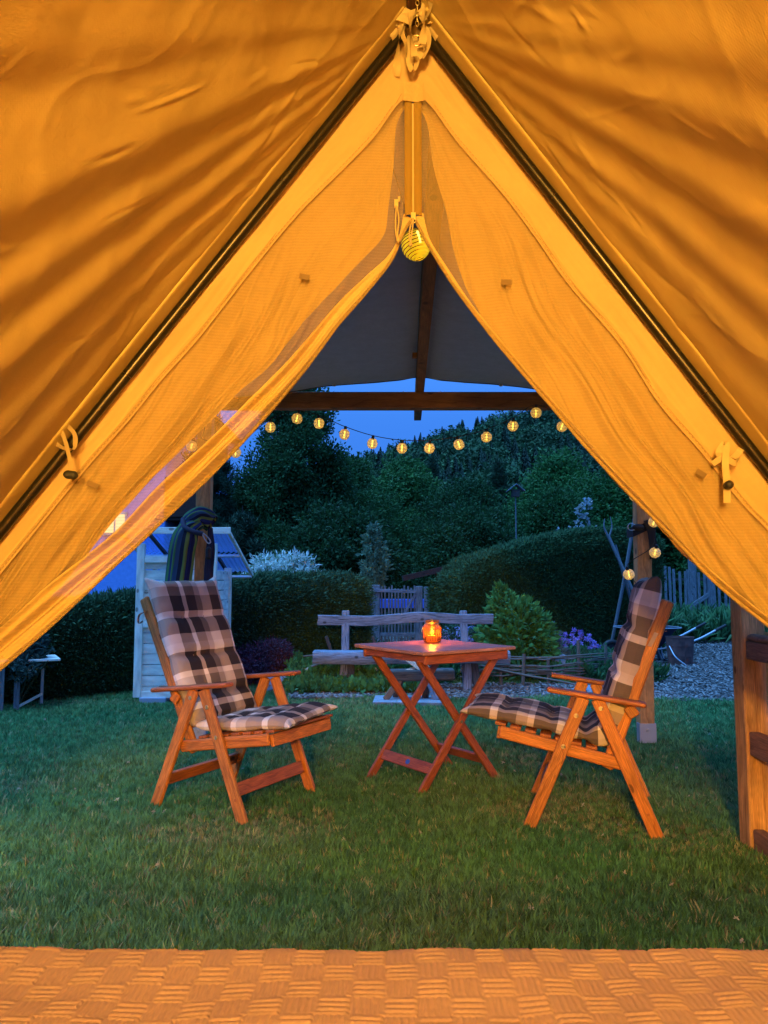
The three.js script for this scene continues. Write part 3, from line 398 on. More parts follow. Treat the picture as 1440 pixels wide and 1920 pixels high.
// ---------------------------------------------------------------- two folding armchairs (x points to the back of the chair)
function foldingChair(name, label, pos, turn, topX, armX, railY) {
  const c = thing(name, label, 'chair', pos, turn);
  const Z = s => v3(0, 0, s);
  for (const s of [-1, 1]) {
    const zl = s * 0.276, zr = s * 0.250, zs = s * 0.222;
    const fl = board('leg', v3(-0.272, -0.004, zl), v3(-0.022, 0.578, zl), 0.056, 0.023, v3(0, 0, 1), M.oiled, c, 0.006);
    const rl = board('leg', v3(0.272, -0.004, zl), v3(0.036, 0.574, zl), 0.056, 0.023, v3(0, 0, 1), M.oiled, c, 0.006);
    for (const [x, y] of [[-0.055, 0.50], [-0.113, 0.365], [0.05, 0.535]]) mesh('bolt', mergeGeometries([new THREE.TorusGeometry(0.0075, 0.0028, 6, 14), new THREE.CylinderGeometry(0.0045, 0.0045, 0.004, 10).rotateX(Math.PI / 2)]), M.brass, c).position.set(x, y, zl + s * 0.0125);
    for (const x of [-0.235, 0.234]) mesh('dowel', new THREE.CylinderGeometry(0.006, 0.006, 0.003, 10).rotateX(Math.PI / 2), M.oiledDark, c).position.set(x * 1.0, 0.10, zl + s * 0.0125);
    const arm = board('armrest', v3(-0.180, 0.610, s * 0.272), v3(armX, 0.555, s * 0.272), 0.062, 0.023, v3(0, 1, 0), M.oiledDark, c, 0.010);
    board('armrest_catch', v3(0.165, 0.545, s * 0.250), v3(0.195, 0.50, s * 0.250), 0.05, 0.02, v3(0, 0, 1), M.oiled, c, 0.008);
    board('seat_rail', v3(-0.395, railY, zr), v3(0.135, 0.296, zr), 0.056, 0.022, v3(0, 0, 1), M.oiled, c, 0.010);
    board('back_stile', v3(0.070, 0.268, zs), v3(topX, 1.003, zs), 0.056, 0.026, v3(0, 0, 1), M.oiled, c, 0.012);
  }
  const rail = t => v3(-0.395 + 0.53 * t, railY + (0.296 - railY) * t, 0);
  for (let i = 0; i < 7; i++) { const p = rail(0.01 + 0.125 * i); board('seat_slat', v3(p.x, p.y + 0.034, -0.245), v3(p.x, p.y + 0.034, 0.245), 0.05, 0.014, v3(0.18, 1, 0), M.oiledDark, c, 0.004); }
  board('seat_front_board', v3(-0.397, railY - 0.007, -0.238), v3(-0.397, railY - 0.007, 0.238), 0.055, 0.018, v3(1, -0.18, 0), M.oiled, c, 0.004);
  const bt = v3(topX - 0.07, 0.735, 0).normalize(), bn = v3(-bt.y, bt.x, 0);
  for (let i = 0; i < 8; i++) { const p = v3(0.11, 0.36, 0).addScaledVector(bt, 0.04 + 0.082 * i).addScaledVector(bn, 0.0); board('back_slat', v3(p.x, p.y, -0.208), v3(p.x, p.y, 0.208), 0.046, 0.013, bn, M.oiledDark, c, 0.004); }
  board('stretcher', v3(-0.213, 0.135, -0.263), v3(-0.213, 0.135, 0.263), 0.062, 0.02, v3(1, -0.43, 0), M.oiledDark, c, 0.005);
  board('stretcher', v3(0.215, 0.135, -0.263), v3(0.215, 0.135, 0.263), 0.062, 0.02, v3(1, 0.40, 0), M.oiledDark, c, 0.005);
  return c;
}
const chairL = foldingChair('folding_chair', 'orange brown wooden folding chair left of the table, facing right', [-0.738, 0, -3.965], 2.635, 0.437, 0.30, 0.378);
const chairR = foldingChair('folding_chair', 'orange brown wooden folding chair right of the table, facing left', [0.966, 0, -3.72], -0.2475, 0.348, 0.24, 0.410);
// chequered cushions: one cloth, woven from bands of cream, taupe and espresso
{
  const warp = [[0.075, 1], [0.09, 0], [0.025, 1], [0.07, 0], [0.045, 0.45], [0.07, 0.85], [0.075, 0], [0.03, 1], [0.02, 0.4]], weft = [[0.05, 0.85], [0.09, 0], [0.035, 0.95], [0.085, 0], [0.05, 0.5], [0.03, 0.9], [0.10, 0], [0.045, 1]];
  const at = (bands, x) => { const T = bands.reduce((s, b) => s + b[0], 0); x = ((x % T) + T) % T; for (const [w, v] of bands) { if (x < w) return v; x -= w; } return 0; };
  const plaid = dataTex(512, 1024, (u, v, i, j) => { const a = at(warp, u * 0.5), b = at(weft, v * 1.3), th = ((i + j) & 1) ? a : b, m = 0.5 * (a + b) * 0.93 + th * 0.07, n = 0.03 * noise(i * 0.7, j * 0.7); const c = m < 0.5 ? mix3([0.19, 0.15, 0.125], [0.69, 0.61, 0.54], m * 2) : mix3([0.69, 0.61, 0.54], [0.98, 0.94, 0.88], m * 2 - 1); return [c[0] + n, c[1] + n, c[2] + n]; });
  const twill = dataTex(128, 128, (u, v) => 0.5 + 0.25 * Math.sin((u + v) * 6.283 * 32) + 0.25 * noise(u * 30, v * 30), false, 10, 10);
  const mat = new THREE.MeshStandardMaterial({ map: plaid, roughness: 0.85, bumpMap: twill, bumpScale: 0.0004, side: THREE.DoubleSide });
  const tie = new THREE.MeshStandardMaterial({ color: lin(0.30, 0.20, 0.14), roughness: 0.9, side: THREE.DoubleSide });
  const path = new THREE.CatmullRomCurve3([v3(-0.565, 0.468, 0), v3(-0.40, 0.452, 0), v3(-0.2, 0.425, 0), v3(0.0, 0.388, 0), v3(0.075, 0.395, 0), v3(0.115, 0.455, 0), v3(0.20, 0.668, 0), v3(0.30, 0.925, 0), v3(0.352, 1.085, 0)], false, 'centripetal');
  const LEN = path.getLength(), bend = 0.395;
  const rowsV = [0.13, 0.28, 0.52, 0.68, 0.84], colsU = [0.31, 0.65], W = 0.49;
  function cushion(chair, label, seed, front, dx, dy, skew, thick) {
    const path = new THREE.CatmullRomCurve3([v3(front, 0.468 + dy, 0), v3(front * 0.7, 0.452 + dy * 0.8, 0), v3(-0.2, 0.425 + dy * 0.5, 0), v3(0.0, 0.388, 0), v3(0.075, 0.395, 0), v3(0.115 + dx * 0.1, 0.455, 0), v3(0.20 + dx * 0.45, 0.668, 0), v3(0.30 + dx * 0.85, 0.925, 0), v3(0.352 + dx * 1.05, 1.085, 0)], false, 'centripetal'), LEN = path.getLength();
    const c = thing('chair_cushion', label, 'cushion', chair.position.toArray(), chair.rotation.y, 'chequered chair cushions');
    const half = (sgn) => gridGeo(64, 170, (u, v) => {
      const p = path.getPointAt(v), t = path.getTangentAt(v), n = v3(-t.y, t.x, 0);
      u = u < 0.5 ? 0.5 - 0.5 * Math.pow(1 - 2 * u, 0.62) : 0.5 + 0.5 * Math.pow(2 * u - 1, 0.62); const eu = Math.min(u, 1 - u) * W, ev = Math.min(v, 1 - v) * LEN;
      const dome = (e, r) => e > r ? 1 : Math.sqrt(Math.max(0, 1 - (1 - e / r) ** 2)); let h = (0.036 + (thick - 0.036) * smooth(bend - 0.03, bend + 0.06, v)) * Math.pow(dome(eu, 0.06), 0.7) * Math.pow(dome(ev, v < bend ? 0.13 : 0.055), 0.9);
      let dip = 0.55 * gauss(v - bend, 0.016);
      for (const rv of rowsV) { const near = Math.max(...colsU.map(cu => gauss((u - cu) * W, 0.05))); dip = Math.max(dip, gauss((v - rv) * LEN, 0.016) * (0.20 + 0.3 * near)); for (const cu of colsU) dip = Math.max(dip, 0.85 * Math.exp(-Math.hypot((u - cu) * W, (v - rv) * LEN) / 0.022)); }
      for (const cu of colsU) dip = Math.max(dip, 0.12 * gauss((u - cu) * W, 0.018));
      h *= (1 - dip) * (1 + 0.12 * noise(u * 5, v * 14, seed)); h += 0.0035 * fbm(u * 7, v * 20, seed) * smooth(0, 0.1, eu * 5) ;
      const corner = smooth(0.05, 0, eu) * smooth(0.05, 0, ev), out = (u < 0.5 ? -1 : 1) * corner * 0.02, along = (v < 0.5 ? -1 : 1) * corner * 0.022 + 0.006 * noise(u * 6, v * 3, seed) * smooth(0.05, 0, ev);
      const wave = 0.006 * noise(v * 9, u < 0.5 ? 1 : 5, seed) * smooth(0.05, 0, eu), pinch = 1 - 0.02 * Math.max(...rowsV.map(rv => gauss((v - rv) * LEN, 0.03)));
      const flange = 0.0025;
      const q = p.clone().addScaledVector(n, 0.010 + sgn * Math.max(eu < 0.002 || ev < 0.002 ? 0.0 : flange, sgn > 0 ? h : h * 0.75)).addScaledVector(t, along);
      const zl = ((u - 0.5) * W + wave) * pinch + out, seat = smooth(bend, 0.1, v); return [q.x + skew * zl * seat, q.y - (sgn < 0 && v < bend ? 0 : 0) + skew * 0.12 * zl * seat, zl];
    }, (u, v) => [(u < 0.5 ? 0.5 - 0.5 * Math.pow(1 - 2 * u, 0.62) : 0.5 + 0.5 * Math.pow(2 * u - 1, 0.62)) * 0.98 , v * LEN / 1.3 + 0.02]);
    mesh('cushion_front', half(1), mat, c); mesh('cushion_back', half(-1), mat, c);
    for (const rv of rowsV) for (const cu of colsU) { const p = path.getPointAt(rv), t = path.getTangentAt(rv), n = v3(-t.y, t.x, 0), q = p.clone().addScaledVector(n, 0.0205); const b = mesh('tuft_button', new THREE.SphereGeometry(0.006, 8, 6), tie, c); b.position.set(q.x, q.y, (cu - 0.5) * W * 0.98); }
    const tp = path.getPointAt(0.96);
    for (const s of [-1, 1]) mesh('tie_ribbon', ribbon([v3(tp.x + 0.02, tp.y - 0.10, s * 0.235), v3(tp.x + 0.045, tp.y - 0.12, s * 0.262), v3(tp.x + 0.04, tp.y - 0.16, s * 0.268), v3(tp.x + 0.03, tp.y - 0.15, s * 0.25)], 0.014, v3(0, 0, 1), 16), tie, c);
    return c;
  }
  cushion(chairL, 'cream and dark brown chequered cushion on the left folding chair', 3, -0.455, 0.045, -0.03, 0.15, 0.043);
  const cr = cushion(chairR, 'cream and dark brown chequered cushion on the right folding chair', 11, -0.555, -0.044, 0.015, 0, 0.062);
  const tg = mesh('care_tag', boxGeo(0.075, 0.018, 0.0012, 0.0005), new THREE.MeshStandardMaterial({ color: lin(0.6, 0.42, 0.3), roughness: 0.9 }), cr); const tp = path.getPointAt(0.81); tg.position.set(tp.x + 0.01, tp.y, 0.262); tg.rotation.set(0.5, 0, 1.19);
}
// ---------------------------------------------------------------- table
{
  const t = thing('folding_table', 'square reddish wooden folding table with crossed legs between the two chairs', 'table', [0.278, 0, -4.385], 0.61);
  // x runs along the pair of crossed frames, z from the far frame to the near one
  const H = 0.732, S = 0.645;
  const top = new THREE.Group(); top.name = 'tabletop'; t.add(top);
  const n = 9, inner = S - 0.11;
  for (let i = 0; i < n; i++) { const w = inner / n; mesh('slat', boxGeo(inner, w - 0.004, 0.018, 0.003).rotateX(Math.PI / 2), M.tableTop, top).position.set(0, H - 0.010, -inner / 2 + (i + 0.5) * w); }
  for (const s of [-1, 1]) { mesh('border', boxGeo(S, 0.055, 0.02, 0.006).rotateX(Math.PI / 2), M.tableTop, top).position.set(0, H - 0.010, s * (S / 2 - 0.0275)); mesh('border', boxGeo(S - 0.112, 0.055, 0.02, 0.006).rotateX(Math.PI / 2).rotateY(Math.PI / 2), M.tableTop, top).position.set(s * (S / 2 - 0.0275), H - 0.0105, 0); }
  for (const s of [-1, 1]) { board('apron', v3(-0.285, H - 0.046, s * 0.276), v3(0.285, H - 0.046, s * 0.288), 0.05, 0.022, v3(0, 0, 1), M.tableLeg, t, 0.006); board('apron', v3(s * 0.27, H - 0.042, -0.275), v3(s * 0.27, H - 0.042, 0.275), 0.038, 0.022, v3(1, 0, 0), M.tableLeg, t, 0.004); }
  for (const s of [-1, 1]) {
    const zo = s * 0.228, zi = s * 0.204;
    board('leg', v3(-0.282, -0.006, zo), v3(0.262, H - 0.05, zo), 0.044, 0.022, v3(0, 0, 1), M.tableLeg, t, 0.005);
    board('leg', v3(0.282, -0.006, zi), v3(-0.262, H - 0.05, zi), 0.044, 0.022, v3(0, 0, 1), M.tableLeg, t, 0.005);
    mesh('bolt', new THREE.CylinderGeometry(0.008, 0.008, 0.006, 12).rotateX(Math.PI / 2), M.brass, t).position.set(-0.005, 0.345, zo + s * 0.012);
  }
  const bar = board('stretcher', v3(-0.190, 0.118, -0.235), v3(-0.190, 0.118, 0.235), 0.058, 0.018, v3(1, -0.6, 0), M.tableLeg, t, 0.004);
  board('stretcher', v3(0.190, 0.118, -0.192), v3(0.190, 0.118, 0.192), 0.058, 0.018, v3(1, 0.6, 0), M.tableLeg, t, 0.004);
  mesh('sticker', new THREE.CylinderGeometry(0.014, 0.014, 0.0015, 16).rotateX(Math.PI / 2).scale(1.25, 1, 1), new THREE.MeshStandardMaterial({ color: lin(0.03, 0.12, 0.6), roughness: 0.5 }), bar).position.set(0.02, 0.0, -0.0098);
}
// candle jar
{
  const j = thing('candle_jar', 'ribbed amber glass candle jar glowing on the table', 'candle jar', [0.281, 0.733, -4.55]);
  const prof = [[0.0, 0.0], [0.045, 0.0], [0.050, 0.006], [0.051, 0.06], [0.048, 0.088], [0.041, 0.098], [0.038, 0.104], [0.040, 0.112], [0.040, 0.128], [0.037, 0.130]].map(p => new THREE.Vector2(...p));
  mesh('jar_glass', new THREE.LatheGeometry(prof, 40), new THREE.MeshPhysicalMaterial({ color: lin(0.85, 0.40, 0.10), roughness: 0.12, transmission: 1, thickness: 0, ior: 1.45, side: THREE.DoubleSide }), j);
  const ribs = []; for (let k = 0; k < 22; k++) { const a = k / 22 * 6.283; ribs.push(new THREE.CapsuleGeometry(0.0018, 0.075, 3, 6).translate(0, 0.05, 0.0515).rotateY(a)); }
  mesh('glass_rib', mergeGeometries(ribs), new THREE.MeshPhysicalMaterial({ color: lin(0.55, 0.20, 0.04), roughness: 0.2, transmission: 0.5, thickness: 0 }), j);
  mesh('rim', new THREE.TorusGeometry(0.0405, 0.0022, 6, 32).rotateX(Math.PI / 2).translate(0, 0.110, 0), M.brass, j);
  mesh('handle', tube([v3(-0.041, 0.108, 0), v3(-0.058, 0.085, 0.01), v3(-0.062, 0.06, 0.012)], 0.0013, 12, 5), M.steel, j);
  mesh('candle', new THREE.CylinderGeometry(0.034, 0.034, 0.038, 24).translate(0, 0.021, 0), new THREE.MeshStandardMaterial({ color: lin(0.75, 0.45, 0.2), roughness: 0.6, emissive: lin(1, 0.30, 0.03), emissiveIntensity: 0.5 }), j);
  const fl = []; for (let i = 0; i <= 14; i++) { const t = i / 14; fl.push(new THREE.Vector2(0.011 * Math.sin(Math.PI * Math.pow(t, 0.7)) + 0.0005, 0.042 + 0.042 * t)); }
  const f = mesh('candle_flame', new THREE.LatheGeometry(fl, 16), new THREE.MeshStandardMaterial({ color: lin(1, 0.8, 0.4), emissive: lin(1, 0.60, 0.14), emissiveIntensity: 6 }), j);
  const p = new THREE.PointLight(lin(1, 0.42, 0.08), 0.5, 0, 2); p.position.set(0, 0.062, 0); p.castShadow = true; p.shadow.radius = 0.5; j.add(p);
}
// ---------------------------------------------------------------- rustic bench behind the table
{
  const b = thing('rustic_bench', 'weathered grey rustic bench with wavy plank backrest behind the table', 'bench', [0.22, 0, -7.95]);
  const wavy = (x0, x1, yTop, h, d, edge, mat, name) => {       // a plank that keeps the wander of its log
    const g = boxGeo(x1 - x0, h, d, 0.012); const gg = new RoundedBoxGeometry(x1 - x0, h, d, 8, 0.012), p = gg.attributes.position, uv = gg.attributes.uv, nn = gg.attributes.normal; const off = R() * 5;
    const s2 = new THREE.BoxGeometry(x1 - x0, h, d, 48, 4, 3), q = s2.attributes.position, u2 = s2.attributes.uv, n2 = s2.attributes.normal;
    for (let i = 0; i < q.count; i++) { const x = q.getX(i), y = q.getY(i), z = q.getZ(i), rd = 1 - 0.10 * Math.pow(Math.abs(y) / (h / 2), 3) * Math.pow(Math.abs(z) / (d / 2), 3); u2.setXY(i, x + off, (Math.abs(n2.getY(i)) > 0.5 ? z : y) + off); q.setXYZ(i, x + (Math.abs(x) > (x1 - x0) / 2 - 1e-4 ? 0.01 * noise(y * 20, z * 9, off) : 0), (y * rd + edge(x + (x0 + x1) / 2)) + 0.004 * noise(x * 7, y * 9, off), z * rd + 0.004 * noise(x * 6, y * 12, off + 3)); }
    s2.computeVertexNormals(); const m = mesh(name, s2, mat, b); m.position.set((x0 + x1) / 2, yTop - h / 2, 0); return m;
  };
  const bp = wavy(-0.90, 0.90, 0.742, 0.105, 0.035, x => 0.032 * Math.exp(-((x - 0.18) ** 2) / 0.10) - 0.008 * Math.exp(-((x + 0.42) ** 2) / 0.04) + 0.012 * Math.exp(-((x - 0.85) ** 2) / 0.06), M.grey, 'backrest'); bp.position.z = -0.06;
  const st = wavy(-0.92, 1.02, 0.408, 0.130, 0.30, x => 0.006 * Math.sin(x * 3) - 0.004, M.grey, 'seat'); st.position.z = 0.13; st.material = M.grey;
  for (const [x, tilt] of [[-0.615, 0.0], [0.615, -0.02]]) {
    board('post', v3(x, 0, 0.03), v3(x + tilt, 0.785, -0.09), 0.078, 0.055, v3(0, 0, 1), M.grey, b, 0.01);
    board('leg', v3(x - 0.02, -0.02, 0.20), v3(x + 0.01, 0.31, 0.14), 0.085, 0.06, v3(0, 0, 1), M.grey, b, 0.012);
    board('leg', v3(x + 0.09, -0.02, 0.24), v3(x + 0.06, 0.31, 0.16), 0.07, 0.05, v3(0, 0, 1), M.greyDark, b, 0.012);
  }
  for (const [x, a] of [[-0.80, 0.10], [-0.32, 0.08]]) board('brace', v3(x - 0.02, 0.52, -0.15), v3(x + 0.16, 0.0, -0.10), 0.035, 0.03, v3(0, 0, 1), M.greyDark, b, 0.01);
}
// ---------------------------------------------------------------- small trestle on a paving slab, split firewood on it
{
  const s = thing('paving_slab', 'pale concrete paving slab on the lawn behind the table', 'paving slab', [0.21, 0.02, -7.0], -0.05);
  mesh('slab', boxGeo(0.60, 0.40, 0.055, 0.006).rotateX(Math.PI / 2), new THREE.MeshStandardMaterial({ map: dataTex(128, 128, (u, v) => { const n = 0.58 + 0.10 * fbm(u * 8, v * 8) + 0.06 * noise(u * 60, v * 60); return [n * 0.93, n * 0.95, n]; }), roughness: 0.9 }), s).name = 'slab';
  const t = thing('low_trestle', 'dark low wooden trestle standing on the paving slab', 'trestle', [0.30, 0.045, -7.02]);
  board('plank', v3(-0.26, 0.205, 0), v3(0.33, 0.215, 0), 0.10, 0.16, v3(0, 0, 1), M.greyDark, t, 0.02);
  board('leg', v3(-0.29, 0, 0.07), v3(-0.16, 0.17, 0.05), 0.055, 0.04, v3(0, 0, 1), M.railWood, t, 0.008);
  board('leg', v3(-0.20, 0, -0.08), v3(-0.14, 0.17, -0.05), 0.05, 0.04, v3(0, 0, 1), M.greyDark, t, 0.008);
  board('leg', v3(0.17, 0, 0.08), v3(0.105, 0.17, 0.06), 0.075, 0.05, v3(0, 0, 1), M.grey, t, 0.008);
  board('leg', v3(0.07, 0, -0.05), v3(0.08, 0.17, -0.03), 0.06, 0.05, v3(0, 0, 1), M.greyDark, t, 0.008);
  const wood = woodMat(woodTex(0xb09a78, 0xd6c6a8, 0xe6dac2, 61, { knots: 1, rings: 8 }), 0.8);
  const sticks = [[-0.03, 0.352, 0.02, 0.17, -0.62, 'pale blue white split log lying slanted on top of the trestle pile'], [-0.10, 0.285, 0.03, 0.15, 0.25, 'flat pale split log at the left of the trestle pile'], [0.02, 0.325, -0.05, 0.19, 0.75, 'brownish split log leaning up behind the pale one on the trestle'], [0.075, 0.330, -0.02, 0.16, -0.95, 'steep split log at the right of the trestle pile'], [0.09, 0.285, 0.04, 0.12, 0.05, 'short split log lying under the right side of the trestle pile']];
  sticks.forEach(([x, y, z, l, a, label], i) => { const sh = new THREE.Shape([new THREE.Vector2(-0.03, -0.014), new THREE.Vector2(0.03, -0.012), new THREE.Vector2(0.012, 0.020), new THREE.Vector2(-0.022, 0.014)]); const g = new THREE.ExtrudeGeometry(sh, { depth: l, bevelEnabled: true, bevelSize: 0.002, bevelThickness: 0.002, bevelSegments: 1 }).translate(0, 0, -l / 2).rotateY(Math.PI / 2); const m = mesh('split_log', g, i === 2 ? M.railWood : wood); m.position.set(0.30 + x, y - 0.005, -7.02 + z); m.rotation.set(0.2 * i, 0.3 * (i % 2), a); tag(m, label, 'firewood', 'split logs on the trestle'); });
}

// ---------------------------------------------------------------- ground
const HEDGE_A = [-5.2, 6.15], HEDGE_B = [-0.44, 9.6];
{
  const soil = dataTex(512, 512, (u, v) => { const n = clamp(0.5 + 0.5 * fbm(u * 14, v * 14)), f = noise(u * 90, v * 90); return mix3([0.16, 0.19, 0.10], [0.26, 0.29, 0.15], clamp(n + 0.3 * f)); }, true, 60, 60);
  structure('ground', new THREE.PlaneGeometry(1600, 1600, 1, 1).rotateX(-Math.PI / 2).translate(0, -0.03, 0), new THREE.MeshStandardMaterial({ map: soil, roughness: 1 }));
  const turf = dataTex(512, 512, (u, v) => { const n = 0.5 + 0.5 * fbm(u * 9, v * 9), f = noise(u * 120, v * 120); return mix3([0.15, 0.20, 0.075], [0.33, 0.40, 0.17], clamp(n * 0.7 + 0.35 * f)); }, true, 1, 1);
  structure('lawn', gridGeo(60, 60, (u, v) => { const x = -9 + 18 * u, d = -3 + 13.5 * v; return [x, 0.008 * noise(x * 0.9, d * 0.9) - 0.006, -d]; }, (u, v, p) => [p[0] * 0.6, p[2] * 0.6]), new THREE.MeshStandardMaterial({ map: turf, roughness: 1 }));
}
const chipEdge = x => 7.22 + 0.10 * noise(x * 1.7, 3) + 0.05 * noise(x * 6, 1) - 0.16 * smooth(1.2, 2.8, x);     // where the lawn ends and the wood chips begin
const onChips = (x, d) => d > chipEdge(x) && x > -0.95 + 0.2 * noise(d * 2, 4) && d < 16.5 && !(d > 8.25 && x < 2.75 && x > -0.4 && d < 11.6);
{
  const ct = dataTex(512, 512, (u, v) => { const n = fbm(u * 60, v * 60), m = noise(u * 140, v * 60, 7); const c = 0.24 + 0.2 * n + 0.2 * m; return [c * 0.98, c * 0.93, c * 0.88]; });
  const g = gridGeo(50, 40, (u, v) => { const x = -1.0 + 11 * u, d = chipEdge(x) + (16.5 - chipEdge(x)) * v * v; return [x, 0.006 + 0.012 * noise(x * 2, d * 2), -d]; }, (u, v, p) => [p[0] * 0.7, p[2] * 0.7]);
  structure('wood_chip_path', g, new THREE.MeshStandardMaterial({ map: ct, roughness: 0.95 }));
  R = rngOf(21);
  const N = 26000, chip = new THREE.BoxGeometry(0.045, 0.006, 0.016), im = new THREE.InstancedMesh(chip, new THREE.MeshStandardMaterial({ color: lin(1, 1, 1), roughness: 0.9 }), N), o = new THREE.Object3D(), col = new THREE.Color();
  let k = 0; while (k < N) { const d = 7 + 8 * Math.pow(R(), 1.8), x = rr(-1, 7.5); if (!onChips(x, d) || Math.abs(x) > d * 0.52 + 0.4) continue; o.position.set(x, 0.014 + 0.012 * noise(x * 2, d * 2) + 0.012 * R(), -d); o.rotation.set(rr(-0.5, 0.5), rr(0, 6.3), rr(-0.5, 0.5)); const s = rr(0.4, 1.35); o.scale.set(s * rr(0.6, 1.5), s, s); o.updateMatrix(); im.setMatrixAt(k, o.matrix); const b = rr(0.05, 0.26); im.setColorAt(k, col.setRGB(b, b * 0.93, b * 0.86)); k++; }
  im.name = 'wood_chips'; im.castShadow = im.receiveShadow = true; tag(im, 'grey brown wood chips covering the path beyond the lawn', 'wood chips', null, 'stuff'); scene.add(im);
}
// ---------------------------------------------------------------- plants: shared leaf clusters
function leafCluster(n, len, wid, spread, seed, up = 0.3, bend = 0.3) {
  const q = rngOf(seed), pos = [], idx = [];
  for (let i = 0; i < n; i++) {
    const d = v3(q() * 2 - 1, q() * 2 - 1 + up, q() * 2 - 1).normalize(), s = v3(q() - 0.5, q() - 0.5, q() - 0.5).cross(d).normalize(), l = len * (0.6 + 0.7 * q()), w = wid * (0.7 + 0.5 * q()), o = d.clone().multiplyScalar(spread * q()).add(v3((q() - 0.5) * spread, (q() - 0.5) * spread, (q() - 0.5) * spread));
    const m = o.clone().addScaledVector(d, l * 0.5), nn = s.clone().cross(d).normalize(), t = o.clone().addScaledVector(d, l).addScaledVector(nn, -bend * l * 0.5), b = pos.length / 3;
    for (const p of [o, m.clone().addScaledVector(s, w / 2), m.clone().addScaledVector(nn, 0.12 * l), m.clone().addScaledVector(s, -w / 2), t]) pos.push(p.x, p.y, p.z);
    idx.push(b, b + 1, b + 2, b, b + 2, b + 3, b + 1, b + 4, b + 2, b + 2, b + 4, b + 3);
  }
  const g = new THREE.BufferGeometry(); g.setAttribute('position', new THREE.Float32BufferAttribute(pos, 3)); g.setIndex(idx); g.computeVertexNormals(); g.setAttribute('uv', new THREE.Float32BufferAttribute(new Float32Array(pos.length / 3 * 2), 2)); return g;
}
const leafMat = new THREE.MeshPhysicalMaterial({ color: lin(1, 1, 1), roughness: 0.85, specularIntensity: 0.25, transmission: 0.3, thickness: 0, side: THREE.DoubleSide });
const needleMat = new THREE.MeshStandardMaterial({ color: lin(1, 1, 1), roughness: 0.85, side: THREE.DoubleSide });
// copies of one cluster at points {p, s, n?}; colour a function of the point
function scatter(name, geo, pts, colour, parent, mat = leafMat) {
  const im = new THREE.InstancedMesh(geo, mat, pts.length), o = new THREE.Object3D(), c = new THREE.Color(), up = v3(0, 1, 0), q = new THREE.Quaternion();
  pts.forEach((p, i) => { o.position.copy(p.p); if (p.n) { o.quaternion.setFromUnitVectors(up, p.n).multiply(q.setFromAxisAngle(up, R() * 6.283)); } else o.rotation.set(rr(0, 6.28), rr(0, 6.28), rr(0, 6.28)); o.scale.setScalar(p.s); o.updateMatrix(); im.setMatrixAt(i, o.matrix); const k = colour(p); im.setColorAt(i, c.setRGB(k[0], k[1], k[2])); });
  im.name = parent ? name : numbered(name); im.castShadow = im.receiveShadow = true; im.userData.kind = 'stuff'; (parent || scene).add(im); return im;
}
const vary = (c, a = 0.35) => () => { const k = 1 + rr(-a, a), w = rr(-0.12, 0.12); return [c[0] * k * (1 + w), c[1] * k, c[2] * k * (1 - w)]; };
